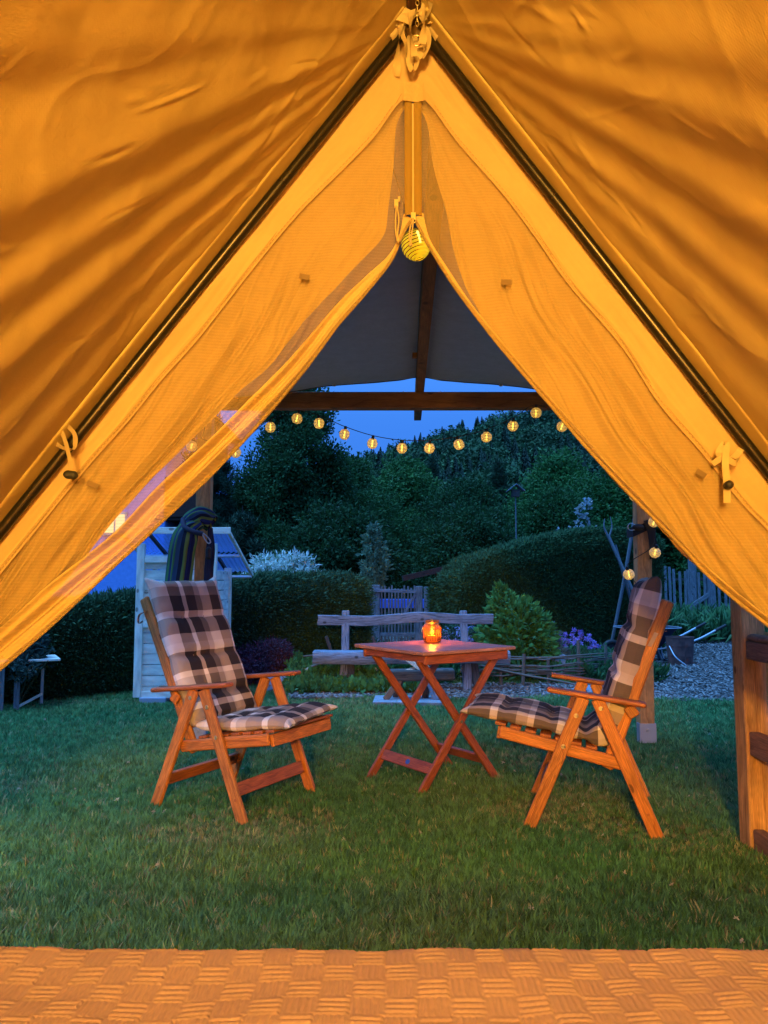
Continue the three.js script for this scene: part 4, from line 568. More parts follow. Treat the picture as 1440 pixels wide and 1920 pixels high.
// ---------------------------------------------------------------- grass
{
  R = rngOf(5);
  const tuft = (n, h, seed) => { const q = rngOf(seed), pos = [], idx = []; for (let i = 0; i < n; i++) { const a = q() * 6.283, r = 0.022 * Math.sqrt(q()), x = Math.cos(a) * r, z = Math.sin(a) * r, b = q() * 6.283, l = h * (0.45 + 0.75 * q()), lean = l * (0.2 + 1.3 * q() * q()), w = 0.0026 + 0.0020 * q(), dx = Math.cos(b), dz = Math.sin(b), k = pos.length / 3; const P = (t, s) => { const bx = lean * t * t; pos.push(x + dx * bx - dz * s * w * (1 - t * 0.75), l * t * (1 - 0.22 * t * lean / l), z + dz * bx + dx * s * w * (1 - t * 0.75)); }; P(0, -1); P(0, 1); P(0.55, -1); P(0.55, 1); P(1, 0); idx.push(k, k + 1, k + 3, k, k + 3, k + 2, k + 2, k + 3, k + 4); } const g = new THREE.BufferGeometry(); g.setAttribute('position', new THREE.Float32BufferAttribute(pos, 3)); g.setIndex(idx); g.computeVertexNormals(); return g; };
  const kinds = [tuft(11, 0.042, 3), tuft(11, 0.036, 8), tuft(9, 0.052, 14)], pts = [[], [], []];
  const put = (n, d0, d1, s0, s1, pw) => { for (let i = 0; i < n; i++) { const d = d0 + (d1 - d0) * Math.pow(R(), pw), w = d * 0.56 + 0.25, x = rr(-w, w); if (onChips(x, d) && d > chipEdge(x) + rr(0, 0.12)) continue; const dens = 0.55 + 0.6 * noise(x * 1.1, d * 1.1, 4) + 0.25 * noise(x * 3.4, d * 3.4, 2); if (R() > dens + 0.55) continue; if (d > 6.85 && d < 7.16 && x > -0.07 && x < 0.5) continue; const patch = noise(x * 1.3 + 5, d * 1.3, 6); pts[R() < 0.4 ? 0 : R() < 0.75 ? 1 : 2].push({ p: v3(x, -0.004, -d), n: v3(rr(-0.3, 0.3), 1, rr(-0.3, 0.3)).normalize(), s: rr(s0, s1) * (1 + 0.3 * patch) * (1 - 0.4 * smooth(0.12, 0.42, noise(x * 0.9 + 3, -d * 1.1, 8))) * (d > chipEdge(x) - 0.35 && x > -1 ? 1.25 : 1), patch }); } };
  put(42000, 1.95, 4.3, 0.65, 1.15, 0.85); put(70000, 4.3, 8.7, 0.75, 1.25, 0.9);
  const g = new THREE.Group(); g.name = 'grass'; scene.add(g); tag(g, 'short uneven green lawn grass in front of and under the chairs', 'grass', null, 'stuff');
  pts.forEach((p, i) => scatter('grass_blades', kinds[i], p, q => { const k = rr(0.5, 1.5), worn = smooth(0.12, 0.42, noise(q.p.x * 0.9 + 3, q.p.z * 1.1, 8)), dry = R() < 0.07 + 0.30 * worn ? 1 : 0, yl = clamp(0.3 + 0.8 * q.patch); return dry ? [0.32 * k, 0.33 * k, 0.15 * k] : [0.080 * k * (1 + yl), 0.250 * k * (1 + 0.12 * yl), 0.088 * k]; }, g, leafMat));
}
// ---------------------------------------------------------------- hedges
function hedge(name, label, a, b, thick, top, seed, col, n) {
  R = rngOf(seed);
  const h = thing(name, label, 'hedge'); const A = v3(a[0], 0, -a[1]), B = v3(b[0], 0, -b[1]), ax = B.clone().sub(A), L = ax.length(); ax.normalize(); const nrm = v3(-ax.z, 0, ax.x); if (nrm.z < 0) nrm.multiplyScalar(-1);   // towards the viewer
  const at = (s, y, w) => A.clone().addScaledVector(ax, s).addScaledVector(nrm, w).setY(y);
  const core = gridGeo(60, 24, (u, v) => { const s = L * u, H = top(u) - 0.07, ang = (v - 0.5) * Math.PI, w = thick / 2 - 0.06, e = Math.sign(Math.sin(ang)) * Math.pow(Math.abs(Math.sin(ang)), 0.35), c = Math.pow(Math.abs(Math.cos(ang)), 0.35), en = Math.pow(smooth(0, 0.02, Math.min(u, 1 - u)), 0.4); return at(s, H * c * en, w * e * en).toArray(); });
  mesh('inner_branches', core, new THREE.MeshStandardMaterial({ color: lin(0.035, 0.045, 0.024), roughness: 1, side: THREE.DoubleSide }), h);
  const pts = [];
  for (let i = 0; i < n; i++) {
    const u = R(), s = L * u, H = top(u), k = R(); let p, nn;
    const bump = 0.03 * noise(s * 3, k * 7, seed) + 0.02 * noise(s * 9, k * 20, seed);
    if (k < 0.60) { const y = H * Math.pow(R(), 0.8), r = smooth(H, H - 0.22, y); p = at(s, y, thick / 2 - 0.10 * (1 - r) + bump - 0.02); nn = nrm.clone().add(v3(0, 0.5, 0)); }
    else if (k < 0.92) { const w = rr(-thick / 2, thick / 2), e = 1 - Math.pow(Math.abs(w) / (thick / 2), 4) * 0.12; p = at(s, H * e + bump - 0.02, w); nn = v3(0, 1, 0); }
    else { const e = R() < 0.5 ? 0 : 1; p = at(e * L + (e ? 0.02 : -0.02) + bump, top(e) * Math.pow(R(), 0.9) * 0.98, rr(-thick / 2, thick / 2)); nn = ax.clone().multiplyScalar(e ? 1 : -1).add(v3(0, 0.4, 0)); }
    nn.add(v3(rr(-0.5, 0.5), rr(-0.3, 0.4), rr(-0.5, 0.5))).normalize(); pts.push({ p, n: nn, s: rr(0.7, 1.4) });
  }
  scatter('hedge_foliage', leafCluster(12, 0.055, 0.011, 0.05, seed, 0.9, 0.2), pts, vary(col, 0.3), h, needleMat);
  return h;
}
hedge('trimmed_hedge', 'long low dark green hedge on the left behind the left chair and bench', HEDGE_A, HEDGE_B, 0.75, u => 0.82 + 0.28 * smooth(0.38, 0.85, u) + 0.02 * noise(u * 14, 2), 31, [0.040, 0.105, 0.036], 26000);
hedge('trimmed_hedge', 'tall dark green hedge with rounded end on the right behind the purple flowers', [0.90, 10.9], [3.95, 12.1], 1.0, u => (1.30 + 0.52 * Math.pow(smooth(-0.02, 0.75, u), 0.7)) * (0.82 + 0.18 * Math.pow(smooth(-0.01, 0.10, u), 0.5)) + 0.02 * noise(u * 16, 9), 37, [0.038, 0.108, 0.028], 26000);

// ---------------------------------------------------------------- white shed with a glazed lean-to roof
{
  const s = thing('garden_shed', 'small white board clad garden shed with clear corrugated roof behind the left chair', 'shed', [-1.885, 0, -7.42]);
  // local x across the front, z towards the viewer; the roof is high over the front and falls to the back
  const W = 0.68, D = 0.72;
  for (let k = 0; k < 13; k++) { const y = 0.10 + k * 0.095; for (const [a, b, sd] of [[v3(-W / 2 + 0.045, y, D / 2 - 0.012), v3(W / 2 - 0.045, y, D / 2 - 0.012), v3(0, 0, 1)], [v3(W / 2 - 0.012, y, -D / 2 + 0.03), v3(W / 2 - 0.012, y, D / 2 - 0.03), v3(1, 0, 0)], [v3(-W / 2 + 0.012, y, -D / 2 + 0.03), v3(-W / 2 + 0.012, y, D / 2 - 0.03), v3(1, 0, 0)]]) if (y < 1.16 || sd.z) board('cladding_board', a, b, 0.088, 0.016, sd, M.white, s, 0.003); }
  for (const [x, z, h] of [[-W / 2 + 0.012, D / 2, 1.43], [W / 2 - 0.012, D / 2, 1.43], [-W / 2 + 0.02, -D / 2, 1.22], [W / 2 - 0.02, -D / 2, 1.22]]) board('corner_post', v3(x, 0.05, z), v3(x, h, z), 0.07, 0.05, v3(0, 0, 1), M.white, s, 0.004);
  for (const y of [0.075, 0.70, 1.285]) board('cross_rail', v3(-W / 2 + 0.05, y, D / 2 + 0.012), v3(W / 2 - 0.05, y, D / 2 + 0.012), 0.06, 0.025, v3(0, 0, 1), M.white, s, 0.004);
  board('door_board', v3(0.0, 0.11, D / 2 + 0.011), v3(0.0, 0.66, D / 2 + 0.011), 0.05, 0.02, v3(0, 0, 1), M.white, s, 0.003);
  const roof = new THREE.Group(); roof.name = 'glazed_roof'; s.add(roof);
  const P = (u, v) => v3(-0.50 + 0.98 * u, 1.545 - 0.36 * v, 0.40 - 1.22 * v);
  const pane = new THREE.MeshPhysicalMaterial({ color: lin(0.20, 0.36, 0.80), roughness: 0.45, transmission: 0.85, thickness: 0, side: THREE.DoubleSide });
  for (let i = 0; i < 4; i++) for (let j = 0; j < 2; j++) { const u0 = i / 4 + 0.012, u1 = (i + 1) / 4 - 0.012, v0 = j / 2 + 0.015, v1 = (j + 1) / 2 - 0.015; mesh('corrugated_pane', gridGeo(48, 6, (a, b) => { const q = P(u0 + (u1 - u0) * a, v0 + (v1 - v0) * b); return [q.x, q.y + 0.007 * Math.sin(a * 6.283 * 4.5), q.z]; }), pane, roof); }
  const nrm = v3(0, 0.96, -0.28);
  for (let i = 0; i <= 4; i++) board('rafter', P(i / 4, -0.005).add(v3(0, -0.022, 0)), P(i / 4, 1.02).add(v3(0, -0.022, 0)), 0.028, 0.03, nrm, i % 4 ? M.greyDark : M.white, roof, 0.003);
  for (const v of [0.45, 1]) board('roof_lath', P(0, v).add(v3(0, -0.050, 0)), P(1, v).add(v3(0, -0.050, 0)), 0.035, 0.022, nrm, M.white, roof, 0.003);
  board('fascia_board', P(-0.015, 0).add(v3(0, 0, 0.02)), P(1.015, 0).add(v3(0, 0, 0.02)), 0.06, 0.02, v3(0, 0, 1), M.white, roof, 0.004);
  mesh('plinth_stone', boxGeo(0.24, 0.055, 0.2, 0.008), new THREE.MeshStandardMaterial({ color: lin(0.35, 0.38, 0.45), roughness: 0.9 }), s).position.set(-0.18, 0.026, D / 2 - 0.05);
  board('floor_beam', v3(-W / 2, 0.035, -D / 2 + 0.05), v3(W / 2, 0.035, -D / 2 + 0.05), 0.06, 0.08, v3(0, 0, 1), M.greyDark, s);
}
// ---------------------------------------------------------------- the house at the far left
{
  const h = thing('plastered_house', 'white plastered house, blue sky light painted into its wall colour, with a lit window far left behind the hedge', 'house', [-11.2, 0, -24.0]);
  const wall = new THREE.MeshStandardMaterial({ map: dataTex(128, 128, (u, v) => { const n = 0.04 * fbm(u * 9, v * 9); return [0.50 + n, 0.66 + n, 0.93 + n]; }), roughness: 0.9 });  // white plaster; the blue cast of the dusk sky is put into its colour
  mesh('wall', boxGeo(11.0, 6.2, 7.9, 0.03), wall, h).position.set(0, 3.1, 0);
  const sh = new THREE.Shape([new THREE.Vector2(-6, 0), new THREE.Vector2(6, 0), new THREE.Vector2(0, 3.6)]);
  mesh('roof', new THREE.ExtrudeGeometry(sh, { depth: 9, bevelEnabled: false }).translate(0, 6.2, -4.5), new THREE.MeshStandardMaterial({ color: lin(0.10, 0.05, 0.04), roughness: 0.9 }), h);
  const w = mesh('window', boxGeo(0.62, 0.62, 0.08, 0.01), M.white, h); w.position.set(4.22, 2.58, 3.97);
  const lit = new THREE.MeshStandardMaterial({ color: lin(0.8, 0.6, 0.3), emissive: lin(1, 0.72, 0.30), emissiveIntensity: 1.6 });
  for (const x of [-0.14, 0.14]) mesh('window_pane_lit', boxGeo(0.23, 0.48, 0.01, 0.002), lit, w).position.set(x, 0, 0.046);
  mesh('balcony_panel', boxGeo(1.0, 1.05, 0.1, 0.01), M.brown, h).position.set(5.96, 3.28, 3.9);
  mesh('balcony_floor', boxGeo(1.0, 0.10, 1.2, 0.01), M.brown, h).position.set(5.96, 2.72, 3.3);
}
// ---------------------------------------------------------------- garden gate and the blue bar behind it
{
  const g = thing('garden_gate', 'grey wooden picket gate with diagonal brace between the two hedges', 'gate', [0.2, 0, -12.4], -0.06);
  for (const [x, w, h] of [[-0.47, 0.07, 1.03], [-0.33, 0.13, 1.03], [0.36, 0.11, 1.01], [0.48, 0.09, 1.0]]) board('post', v3(x, 0, 0), v3(x, h, 0), w, 0.09, v3(0, 0, 1), M.fence, g, 0.01);
  for (let i = 0; i < 11; i++) { const x = -0.235 + i * 0.052; board('picket', v3(x + rr(-0.006, 0.006), 0.12, -0.03), v3(x + rr(-0.01, 0.01), 1.0 + rr(-0.03, 0.03), -0.03), 0.027, 0.016, v3(0, 0, 1), M.fence, g, 0.003); }
  board('rail', v3(-0.40, 0.945, 0.058), v3(0.31, 0.925, 0.055), 0.05, 0.03, v3(0, 0, 1), M.grey, g); board('rail', v3(-0.26, 0.25, 0.02), v3(0.30, 0.25, 0.02), 0.05, 0.03, v3(0, 0, 1), M.fence, g);
  board('brace', v3(0.06, 0.46, 0.03), v3(0.30, 0.88, 0.03), 0.045, 0.025, v3(0, 0, 1), M.grey, g);
  mesh('latch', boxGeo(0.06, 0.025, 0.01, 0.002), M.steel, g).position.set(-0.40, 0.945, 0.075);
  const b = mesh('blue_board', boxGeo(2.6, 0.16, 0.04, 0.01), new THREE.MeshStandardMaterial({ color: lin(0.03, 0.16, 0.75), roughness: 0.5 })); b.position.set(0.1, 0.70, -13.6); tag(b, 'long bright blue board visible through the picket gate', 'board');
  const s = thing('open_shelter', 'dark sloping shelter roof half hidden behind the right hedge end', 'shelter', [1.1, 0, -14.5]);
  board('roof', v3(-0.75, 1.14, 0), v3(0.9, 1.52, 0), 0.9, 0.10, v3(-0.22, 1, 0), M.brown, s); for (const x of [-0.1, 0.8]) board('post', v3(x, 0, 0), v3(x, 1.25 + 0.2 * x, 0), 0.09, 0.09, v3(0, 0, 1), M.brown, s);
}
// picket fence at the right
{
  R = rngOf(77);
  const f = thing('picket_fence', 'grey chestnut picket fence at the far right behind the wheelbarrow', 'fence', [6.0, 0, -17.3], -0.12);
  for (let i = 0; i < 34; i++) { const x = -0.9 + i * 0.105 + rr(-0.012, 0.012), hh = 1.42 + 0.10 * Math.sin(i * 0.28) + rr(-0.05, 0.05); board('picket', v3(x, 0.02, 0), v3(x + rr(-0.03, 0.03), hh, rr(-0.02, 0.02)), 0.055, 0.02, v3(0, 0, 1), M.fence, f, 0.003, false); }
  for (const y of [0.45, 1.12]) board('rail', v3(-0.95, y, -0.03), v3(2.65, y + 0.02, -0.03), 0.05, 0.03, v3(0, 0, 1), M.greyDark, f);
  for (const x of [0.86, 1.22]) board('post', v3(x, 0, -0.06), v3(x, 1.6, -0.06), 0.15, 0.12, v3(0, 0, 1), M.fence, f, 0.01);
  board('brace', v3(0.30, 0.22, 0.12), v3(1.16, 0.80, 0.06), 0.09, 0.04, v3(0, 0, 1), M.fence, f);
}
// bean pole tripod
{
  const t = thing('bean_pole_tripod', 'three long grey poles leaning together against the right hedge beside the post', 'bean poles');
  for (const [a, b] of [[[3.18, 0, -11.1], [3.52, 2.02, -10.8]], [[3.82, 0.0, -10.8], [3.16, 1.74, -10.9]], [[3.74, 0, -11.2], [3.27, 1.60, -10.95]]]) mesh('pole', tube([v3(...a), v3(...a).lerp(v3(...b), 0.5).add(v3(0.015, 0, 0)), v3(...b)], 0.024, 16, 8), M.fence, t);
  mesh('twig', taperTube([v3(3.17, 1.70, -10.9), v3(3.11, 1.85, -10.9), v3(3.12, 1.97, -10.9)], 0.02, 0.006, 8), M.fence, t);
  mesh('twig', taperTube([v3(3.18, 1.72, -10.9), v3(3.22, 1.86, -10.9), v3(3.20, 2.0, -10.9)], 0.015, 0.005, 8), M.fence, t);
}
// wheelbarrow and rusty tub
{
  const w = thing('wheelbarrow', 'dark blue metal wheelbarrow with raised handles behind the right chair', 'wheelbarrow', [3.60, 0, -10.6], 0.1); w.scale.setScalar(0.86);
  const tray = gridGeo(24, 16, (u, v) => { const a = u * 2 - 1, b = v * 2 - 1, e = Math.max(Math.abs(a), Math.abs(b)), rim = smooth(0.45, 1, e), tp = 1 + 0.35 * rim; return [a * 0.27 * tp - 0.04 * rim * (a < 0 ? 1.6 : 0), 0.24 + 0.30 * rim, b * 0.24 * tp]; });
  mesh('tray', tray, new THREE.MeshStandardMaterial({ color: lin(0.03, 0.045, 0.085), metalness: 0.2, roughness: 0.5, side: THREE.DoubleSide }), w);
  mesh('tray_rim', tube([v3(-0.44, 0.545, -0.32), v3(0.365, 0.545, -0.32), v3(0.365, 0.545, 0.32), v3(-0.44, 0.545, 0.32)], 0.007, 60, 6, true), M.galv, w);
  for (const s of [-1, 1]) { mesh('handle', tube([v3(-0.60, 0.18, s * 0.06), v3(0.2, 0.24, s * 0.26), v3(0.62, 0.36, s * 0.30), v3(1.02, 0.55, s * 0.31)], 0.017, 30, 8), M.galv, w); mesh('grip', tube([v3(0.93, 0.505, s * 0.31), v3(1.10, 0.585, s * 0.31)], 0.023, 4, 8), M.black, w); mesh('leg', tube([v3(0.30, 0.27, s * 0.26), v3(0.34, 0.02, s * 0.24), v3(0.44, 0.02, s * 0.24), v3(0.50, 0.32, s * 0.28)], 0.014, 20, 6), M.galv, w); }
  mesh('wheel', mergeGeometries([new THREE.TorusGeometry(0.14, 0.04, 8, 24), new THREE.CylinderGeometry(0.1, 0.1, 0.03, 16).rotateX(Math.PI / 2)]), M.black, w).position.set(-0.62, 0.18, 0);
  const b = thing('rusty_tub', 'reddish rusty metal tub standing on the wood chips behind the right chair', 'tub', [3.86, 0, -10.2]);
  const prof = [[0.0, 0.0], [0.145, 0.0], [0.15, 0.01], [0.158, 0.12], [0.162, 0.125], [0.160, 0.13], [0.168, 0.25], [0.172, 0.255], [0.170, 0.262], [0.176, 0.36], [0.182, 0.368], [0.174, 0.366], [0.165, 0.25], [0.150, 0.03]].map(p => new THREE.Vector2(...p));
  mesh('tub_wall', new THREE.LatheGeometry(prof, 32), new THREE.MeshStandardMaterial({ map: dataTex(128, 128, (u, v) => { const n = fbm(u * 10, v * 10); return mix3([0.36, 0.25, 0.24], [0.52, 0.36, 0.33], clamp(0.5 + n)); }), roughness: 0.8, metalness: 0.2, side: THREE.DoubleSide }), b);
  mesh('tub_soil', new THREE.CircleGeometry(0.17, 24).rotateX(-Math.PI / 2).translate(0, 0.3, 0), new THREE.MeshStandardMaterial({ color: lin(0.02, 0.016, 0.012), roughness: 1 }), b);
  mesh('handle', tube([v3(-0.16, 0.25, 0.06), v3(-0.13, 0.12, 0.19), v3(-0.02, 0.02, 0.24)], 0.01, 16, 6), M.galv, b);
}
// woven twig fence in front of the flower bed
{
  R = rngOf(91);
  const f = thing('wattle_fence', 'low woven twig fence edging the flower bed right of the table', 'fence', [0, 0, 0]);
  const bark = woodMat(woodTex(0x3c352e, 0x6b6258, 0x857b70, 71, { knots: 1 }), 0.9, 0.002);
  const stakes = [[0.92, 8.22, 0.30], [1.22, 8.16, 0.32], [1.43, 8.1, 0.34], [1.72, 8.2, 0.30], [2.08, 8.35, 0.46], [2.4, 8.5, 0.40], [2.75, 8.65, 0.35]];
  for (const [x, d, h] of stakes) mesh('stake', taperTube([v3(x, -0.02, -d), v3(x + rr(-0.02, 0.02), h, -d)], 0.020, 0.017, 4, 7), bark, f);
  for (let k = 0; k < 11; k++) { const y = 0.11 + 0.018 * k + (k > 7 ? 0.03 : 0), pts = []; for (let i = 0; i <= 14; i++) { const t = i / 14, x = 0.80 + 2.0 * t, d = 8.22 - 0.12 * Math.sin(t * 3) + 0.5 * smooth(0.4, 1, t); pts.push(v3(x, y + 0.05 * noise(t * 2.2, k * 3.1) + 0.02 * noise(t * 7, k) , -d + 0.022 * ((i + k) % 2 ? 1 : -1))); } mesh('twig', taperTube(pts, rr(0.009, 0.013), 0.005, 50, 6), bark, f); }
  mesh('twig', taperTube([v3(1.0, 0.22, -8.1), v3(1.4, 0.14, -8.0), v3(1.75, 0.09, -7.9), v3(2.05, 0.03, -7.85)], 0.012, 0.009, 14, 6), bark, f);
  const g = thing('bed_edging_branch', 'long curved branch edging the green bed left of the bench', 'branch');
  mesh('branch', tube([v3(-1.10, 0.09, -7.9), v3(-0.85, 0.18, -7.95), v3(-0.62, 0.25, -8.05), v3(-0.35, 0.27, -8.2)], 0.017, 24, 7), bark, g);
  mesh('branch', taperTube([v3(-1.4, 0.27, -8.4), v3(-1.0, 0.275, -8.4), v3(-0.55, 0.32, -8.4)], 0.012, 0.008, 16, 6), bark, g);
  const st = new THREE.IcosahedronGeometry(0.15, 3), p = st.attributes.position; for (let i = 0; i < p.count; i++) { const x = p.getX(i), y = p.getY(i), z = p.getZ(i), k = 1 + 0.25 * noise(x * 9, y * 9, z * 9) + 0.1 * noise(x * 22, y * 22, z * 22); p.setXYZ(i, x * k * 1.1, y * k * 0.75, z * k * 0.8); } st.computeVertexNormals();
  const stone = mesh('stone', st, new THREE.MeshStandardMaterial({ color: lin(0.22, 0.24, 0.27), roughness: 0.95 })); stone.position.set(-1.05, 0.06, -7.75); tag(stone, 'grey angular stone on the lawn edge right of the left chair', 'stone');
  const s2 = stone.clone(); s2.name = 'stone_001'; s2.position.set(2.06, 0.02, -7.75); s2.scale.set(1.4, 0.4, 0.9); s2.userData = { label: 'flat grey stone on the wood chips left of the right chair armrest', category: 'stone' }; scene.add(s2);
  const s3 = stone.clone(); s3.name = 'stone_002'; s3.position.set(1.9, 0.14, -8.75); s3.scale.set(1.3, 1.35, 0.9); s3.userData = { label: 'pale upright stone in the flower bed between green bush and purple flowers', category: 'stone' }; scene.add(s3);
}

// ---------------------------------------------------------------- garden plants
function bushPoints(n, c, r, shape = () => 1, shell = 0.55, s0 = 0.7, s1 = 1.3) {
  const out = []; while (out.length < n) { const d = v3(rr(-1, 1), rr(-0.9, 1), rr(-1, 1)); const l = d.length(); if (l > 1 || l < 0.05) continue; d.normalize(); const k = Math.pow(shell + (1 - shell) * R(), 0.6) * shape(d); const p = v3(c[0] + d.x * r[0] * k, c[1] + d.y * r[1] * k, c[2] + d.z * r[2] * k); if (p.y < 0.01) continue; out.push({ p, n: d.clone().add(v3(rr(-0.6, 0.6), rr(-0.2, 0.8), rr(-0.6, 0.6))).normalize(), s: rr(s0, s1), d }); } return out;
}
const lumpy = (s, a = 0.3) => d => 1 + a * noise(d.x * 2.2 + s, d.y * 2.2, d.z * 2.2) + a * 0.5 * noise(d.x * 5 + s, d.y * 5, d.z * 5);
const stemMat = new THREE.MeshStandardMaterial({ color: lin(0.06, 0.075, 0.03), roughness: 0.9 }), barkMat = new THREE.MeshStandardMaterial({ map: dataTex(128, 256, (u, v) => { const n = fbm(u * 14, v * 4); return mix3([0.14, 0.11, 0.09], [0.30, 0.25, 0.21], clamp(0.5 + n)); }), roughness: 1 });
function stems(parent, base, tips, r0, mat = stemMat, name = 'stem') { const g = tips.map(t => taperTube([v3(...base), v3(...base).lerp(t, 0.5).add(v3(rr(-0.03, 0.03), 0.02, rr(-0.03, 0.03))), t], r0, r0 * 0.35, 5, 5)); mesh(name, mergeGeometries(g), mat, parent); }
{
  R = rngOf(101);
  const w = thing('variegated_willow', 'white flowering rounded shrub rising behind the low hedge left of the gate', 'shrub', [-1.44, 0, -11.0]);
  scatter('white_foliage', leafCluster(8, 0.085, 0.026, 0.05, 5, 0.8), bushPoints(1700, [0, 0.93, 0], [0.58, 0.52, 0.5], lumpy(3, 0.35), 0.6, 0.6, 1.2), () => { const k = rr(0.6, 1.15); return R() < 0.75 ? [0.80 * k, 0.86 * k, 0.78 * k] : [0.2 * k, 0.3 * k, 0.14 * k]; }, w);
  stems(w, [0, 0, 0], Array.from({ length: 9 }, () => v3(rr(-0.3, 0.3), rr(0.7, 1.1), rr(-0.25, 0.25))), 0.018);
  const m = thing('red_maple_bush', 'dark red leaved small bush in front of the hedge right of the left chair', 'bush', [-1.28, 0, -8.35]);
  scatter('red_foliage', leafCluster(9, 0.055, 0.014, 0.04, 7, 0.2, 0.8), [...bushPoints(1200, [-0.08, 0.17, 0], [0.36, 0.20, 0.3], lumpy(5, 0.45), 0.5), ...bushPoints(420, [0.12, 0.30, 0], [0.15, 0.12, 0.15], lumpy(8, 0.4), 0.5)], vary([0.105, 0.040, 0.062], 0.45), m);
  stems(m, [0, 0, 0], Array.from({ length: 7 }, () => v3(rr(-0.25, 0.2), rr(0.15, 0.3), rr(-0.15, 0.15))), 0.012, barkMat);
  const l = thing('leafy_herb_bush', 'bright green leafy bush between the bench and the purple flowers', 'bush', [1.48, 0, -8.75]);
  const lp = [...bushPoints(1200, [0, 0.40, 0], [0.34, 0.36, 0.3], lumpy(2, 0.3), 0.5), ...bushPoints(230, [-0.14, 0.72, 0], [0.12, 0.22, 0.12], lumpy(6), 0.4, 0.5, 1), ...bushPoints(200, [0.10, 0.66, 0.05], [0.12, 0.18, 0.12], lumpy(9), 0.4, 0.5, 1), ...bushPoints(90, [-0.17, 0.90, 0], [0.05, 0.12, 0.05], lumpy(4), 0.3, 0.4, 0.8)];
  scatter('green_foliage', leafCluster(7, 0.09, 0.045, 0.05, 9, 0.7), lp, vary([0.08, 0.23, 0.05], 0.35), l); stems(l, [0, 0, 0], Array.from({ length: 10 }, () => v3(rr(-0.25, 0.25), rr(0.4, 0.85), rr(-0.2, 0.2))), 0.012);
  const c = thing('chive_clump', 'clump of round purple chive flowers beside the green bush', 'flowers', [2.22, 0, -9.05]);
  const ball = leafCluster(46, 0.028, 0.007, 0.004, 3, 0.25, 0.1), purple = [0.30, 0.24, 0.70].map(x => x);
  const pm = [0, 1, 2].map(k => new THREE.MeshStandardMaterial({ color: lin(0.27 + 0.05 * k, 0.19 + 0.05 * k, 0.60 + 0.08 * k), roughness: 0.8, side: THREE.DoubleSide }));
  const tips = []; for (let i = 0; i < 34; i++) { const a = rr(-1, 1), h = 0.50 - 0.20 * a * a + rr(-0.14, 0.05); const t = v3(a * 0.30 + rr(-0.03, 0.03), h, rr(-0.14, 0.2)); tips.push(t); const f = mesh('flower_head', ball, pm[i % 3], c); f.position.copy(t); f.rotation.set(rr(-0.4, 0.4), rr(0, 6), rr(-0.4, 0.4)); f.scale.setScalar(rr(0.95, 1.5)); }
  const g = []; for (const t of tips) { const b = v3(t.x * 0.45, 0, t.z * 0.4); g.push(taperTube([b, b.clone().lerp(t, 0.55).add(v3(0, 0.03, 0)), t], 0.0035, 0.002, 5, 5)); } for (let i = 0; i < 160; i++) { const a = rr(-1, 1), b = v3(a * 0.16, 0, rr(-0.1, 0.12)); g.push(taperTube([b, b.clone().add(v3(a * 0.05, 0.15, rr(-0.02, 0.05))), b.clone().add(v3(a * rr(0.05, 0.16), rr(0.2, 0.36), rr(-0.05, 0.1)))], 0.003, 0.001, 4, 4)); }
  const sm = mesh('stalks', mergeGeometries(g), new THREE.MeshStandardMaterial({ color: lin(0.05, 0.12, 0.06), roughness: 0.7 }), c); sm.userData.kind = 'stuff';
  const pf = thing('lilac_flower_patch', 'low pale lilac flowers behind the right half of the bench', 'flowers', [0.98, 0, -9.6]);
  scatter('lilac_foliage', leafCluster(7, 0.06, 0.02, 0.04, 13, 0.7), bushPoints(1000, [0, 0.22, 0], [0.55, 0.30, 0.3], lumpy(3), 0.5), vary([0.05, 0.10, 0.055]), pf);
  scatter('lilac_blossom', leafCluster(7, 0.035, 0.016, 0.02, 17, 0.7), bushPoints(420, [0.02, 0.34, 0], [0.46, 0.20, 0.25], lumpy(5), 0.7, 0.5, 1), vary([0.34, 0.34, 0.62], 0.3), pf);
  const bl = thing('blue_green_perennial', 'small blue green leaved plant left of the purple flowers', 'plant', [1.86, 0, -8.95]);
  scatter('blue_foliage', leafCluster(7, 0.09, 0.045, 0.04, 19, 0.6), bushPoints(300, [0, 0.26, 0], [0.17, 0.24, 0.16], lumpy(1), 0.5), vary([0.13, 0.21, 0.20], 0.4), bl);
  // strawberry bed under the bench and the weeds behind it
  const gc = []; for (let i = 0; i < 3200; i++) { const x = rr(-0.98, 0.35), d = rr(7.55, 9.3), h = 0.20 * smooth(7.45, 8.3, d) * (0.7 + 0.6 * noise(x * 3, d * 3)) ; gc.push({ p: v3(x, 0.03 + Math.max(0, h) * Math.pow(R(), 0.4), -d), n: v3(rr(-0.5, 0.5), 1, rr(-0.2, 0.6)).normalize(), s: rr(0.6, 1.2) }); }
  const gcm = scatter('ground_cover', leafCluster(6, 0.075, 0.05, 0.04, 23, 1.3), gc, vary([0.08, 0.24, 0.07], 0.45)); tag(gcm, 'green ground cover leaves under and behind the left part of the bench', 'ground cover', null, 'stuff');
  const gc2 = []; for (let i = 0; i < 3600; i++) { const x = rr(-0.3, 3.0), d = rr(8.3, 11.2), hh = 0.16 * (0.6 + 0.7 * noise(x * 2, d * 2)); if (x > 0.72 && d > 10.4) continue; gc2.push({ p: v3(x, 0.01 + Math.max(0, hh) * R(), -d), n: v3(rr(-0.5, 0.5), 1, rr(-0.2, 0.6)).normalize(), s: rr(0.6, 1.4) }); }
  const wm = scatter('ground_cover', leafCluster(8, 0.10, 0.03, 0.05, 27, 1.4), gc2, vary([0.05, 0.15, 0.05], 0.45)); tag(wm, 'low green herbs in the flower bed behind the twig fence', 'ground cover', null, 'stuff');
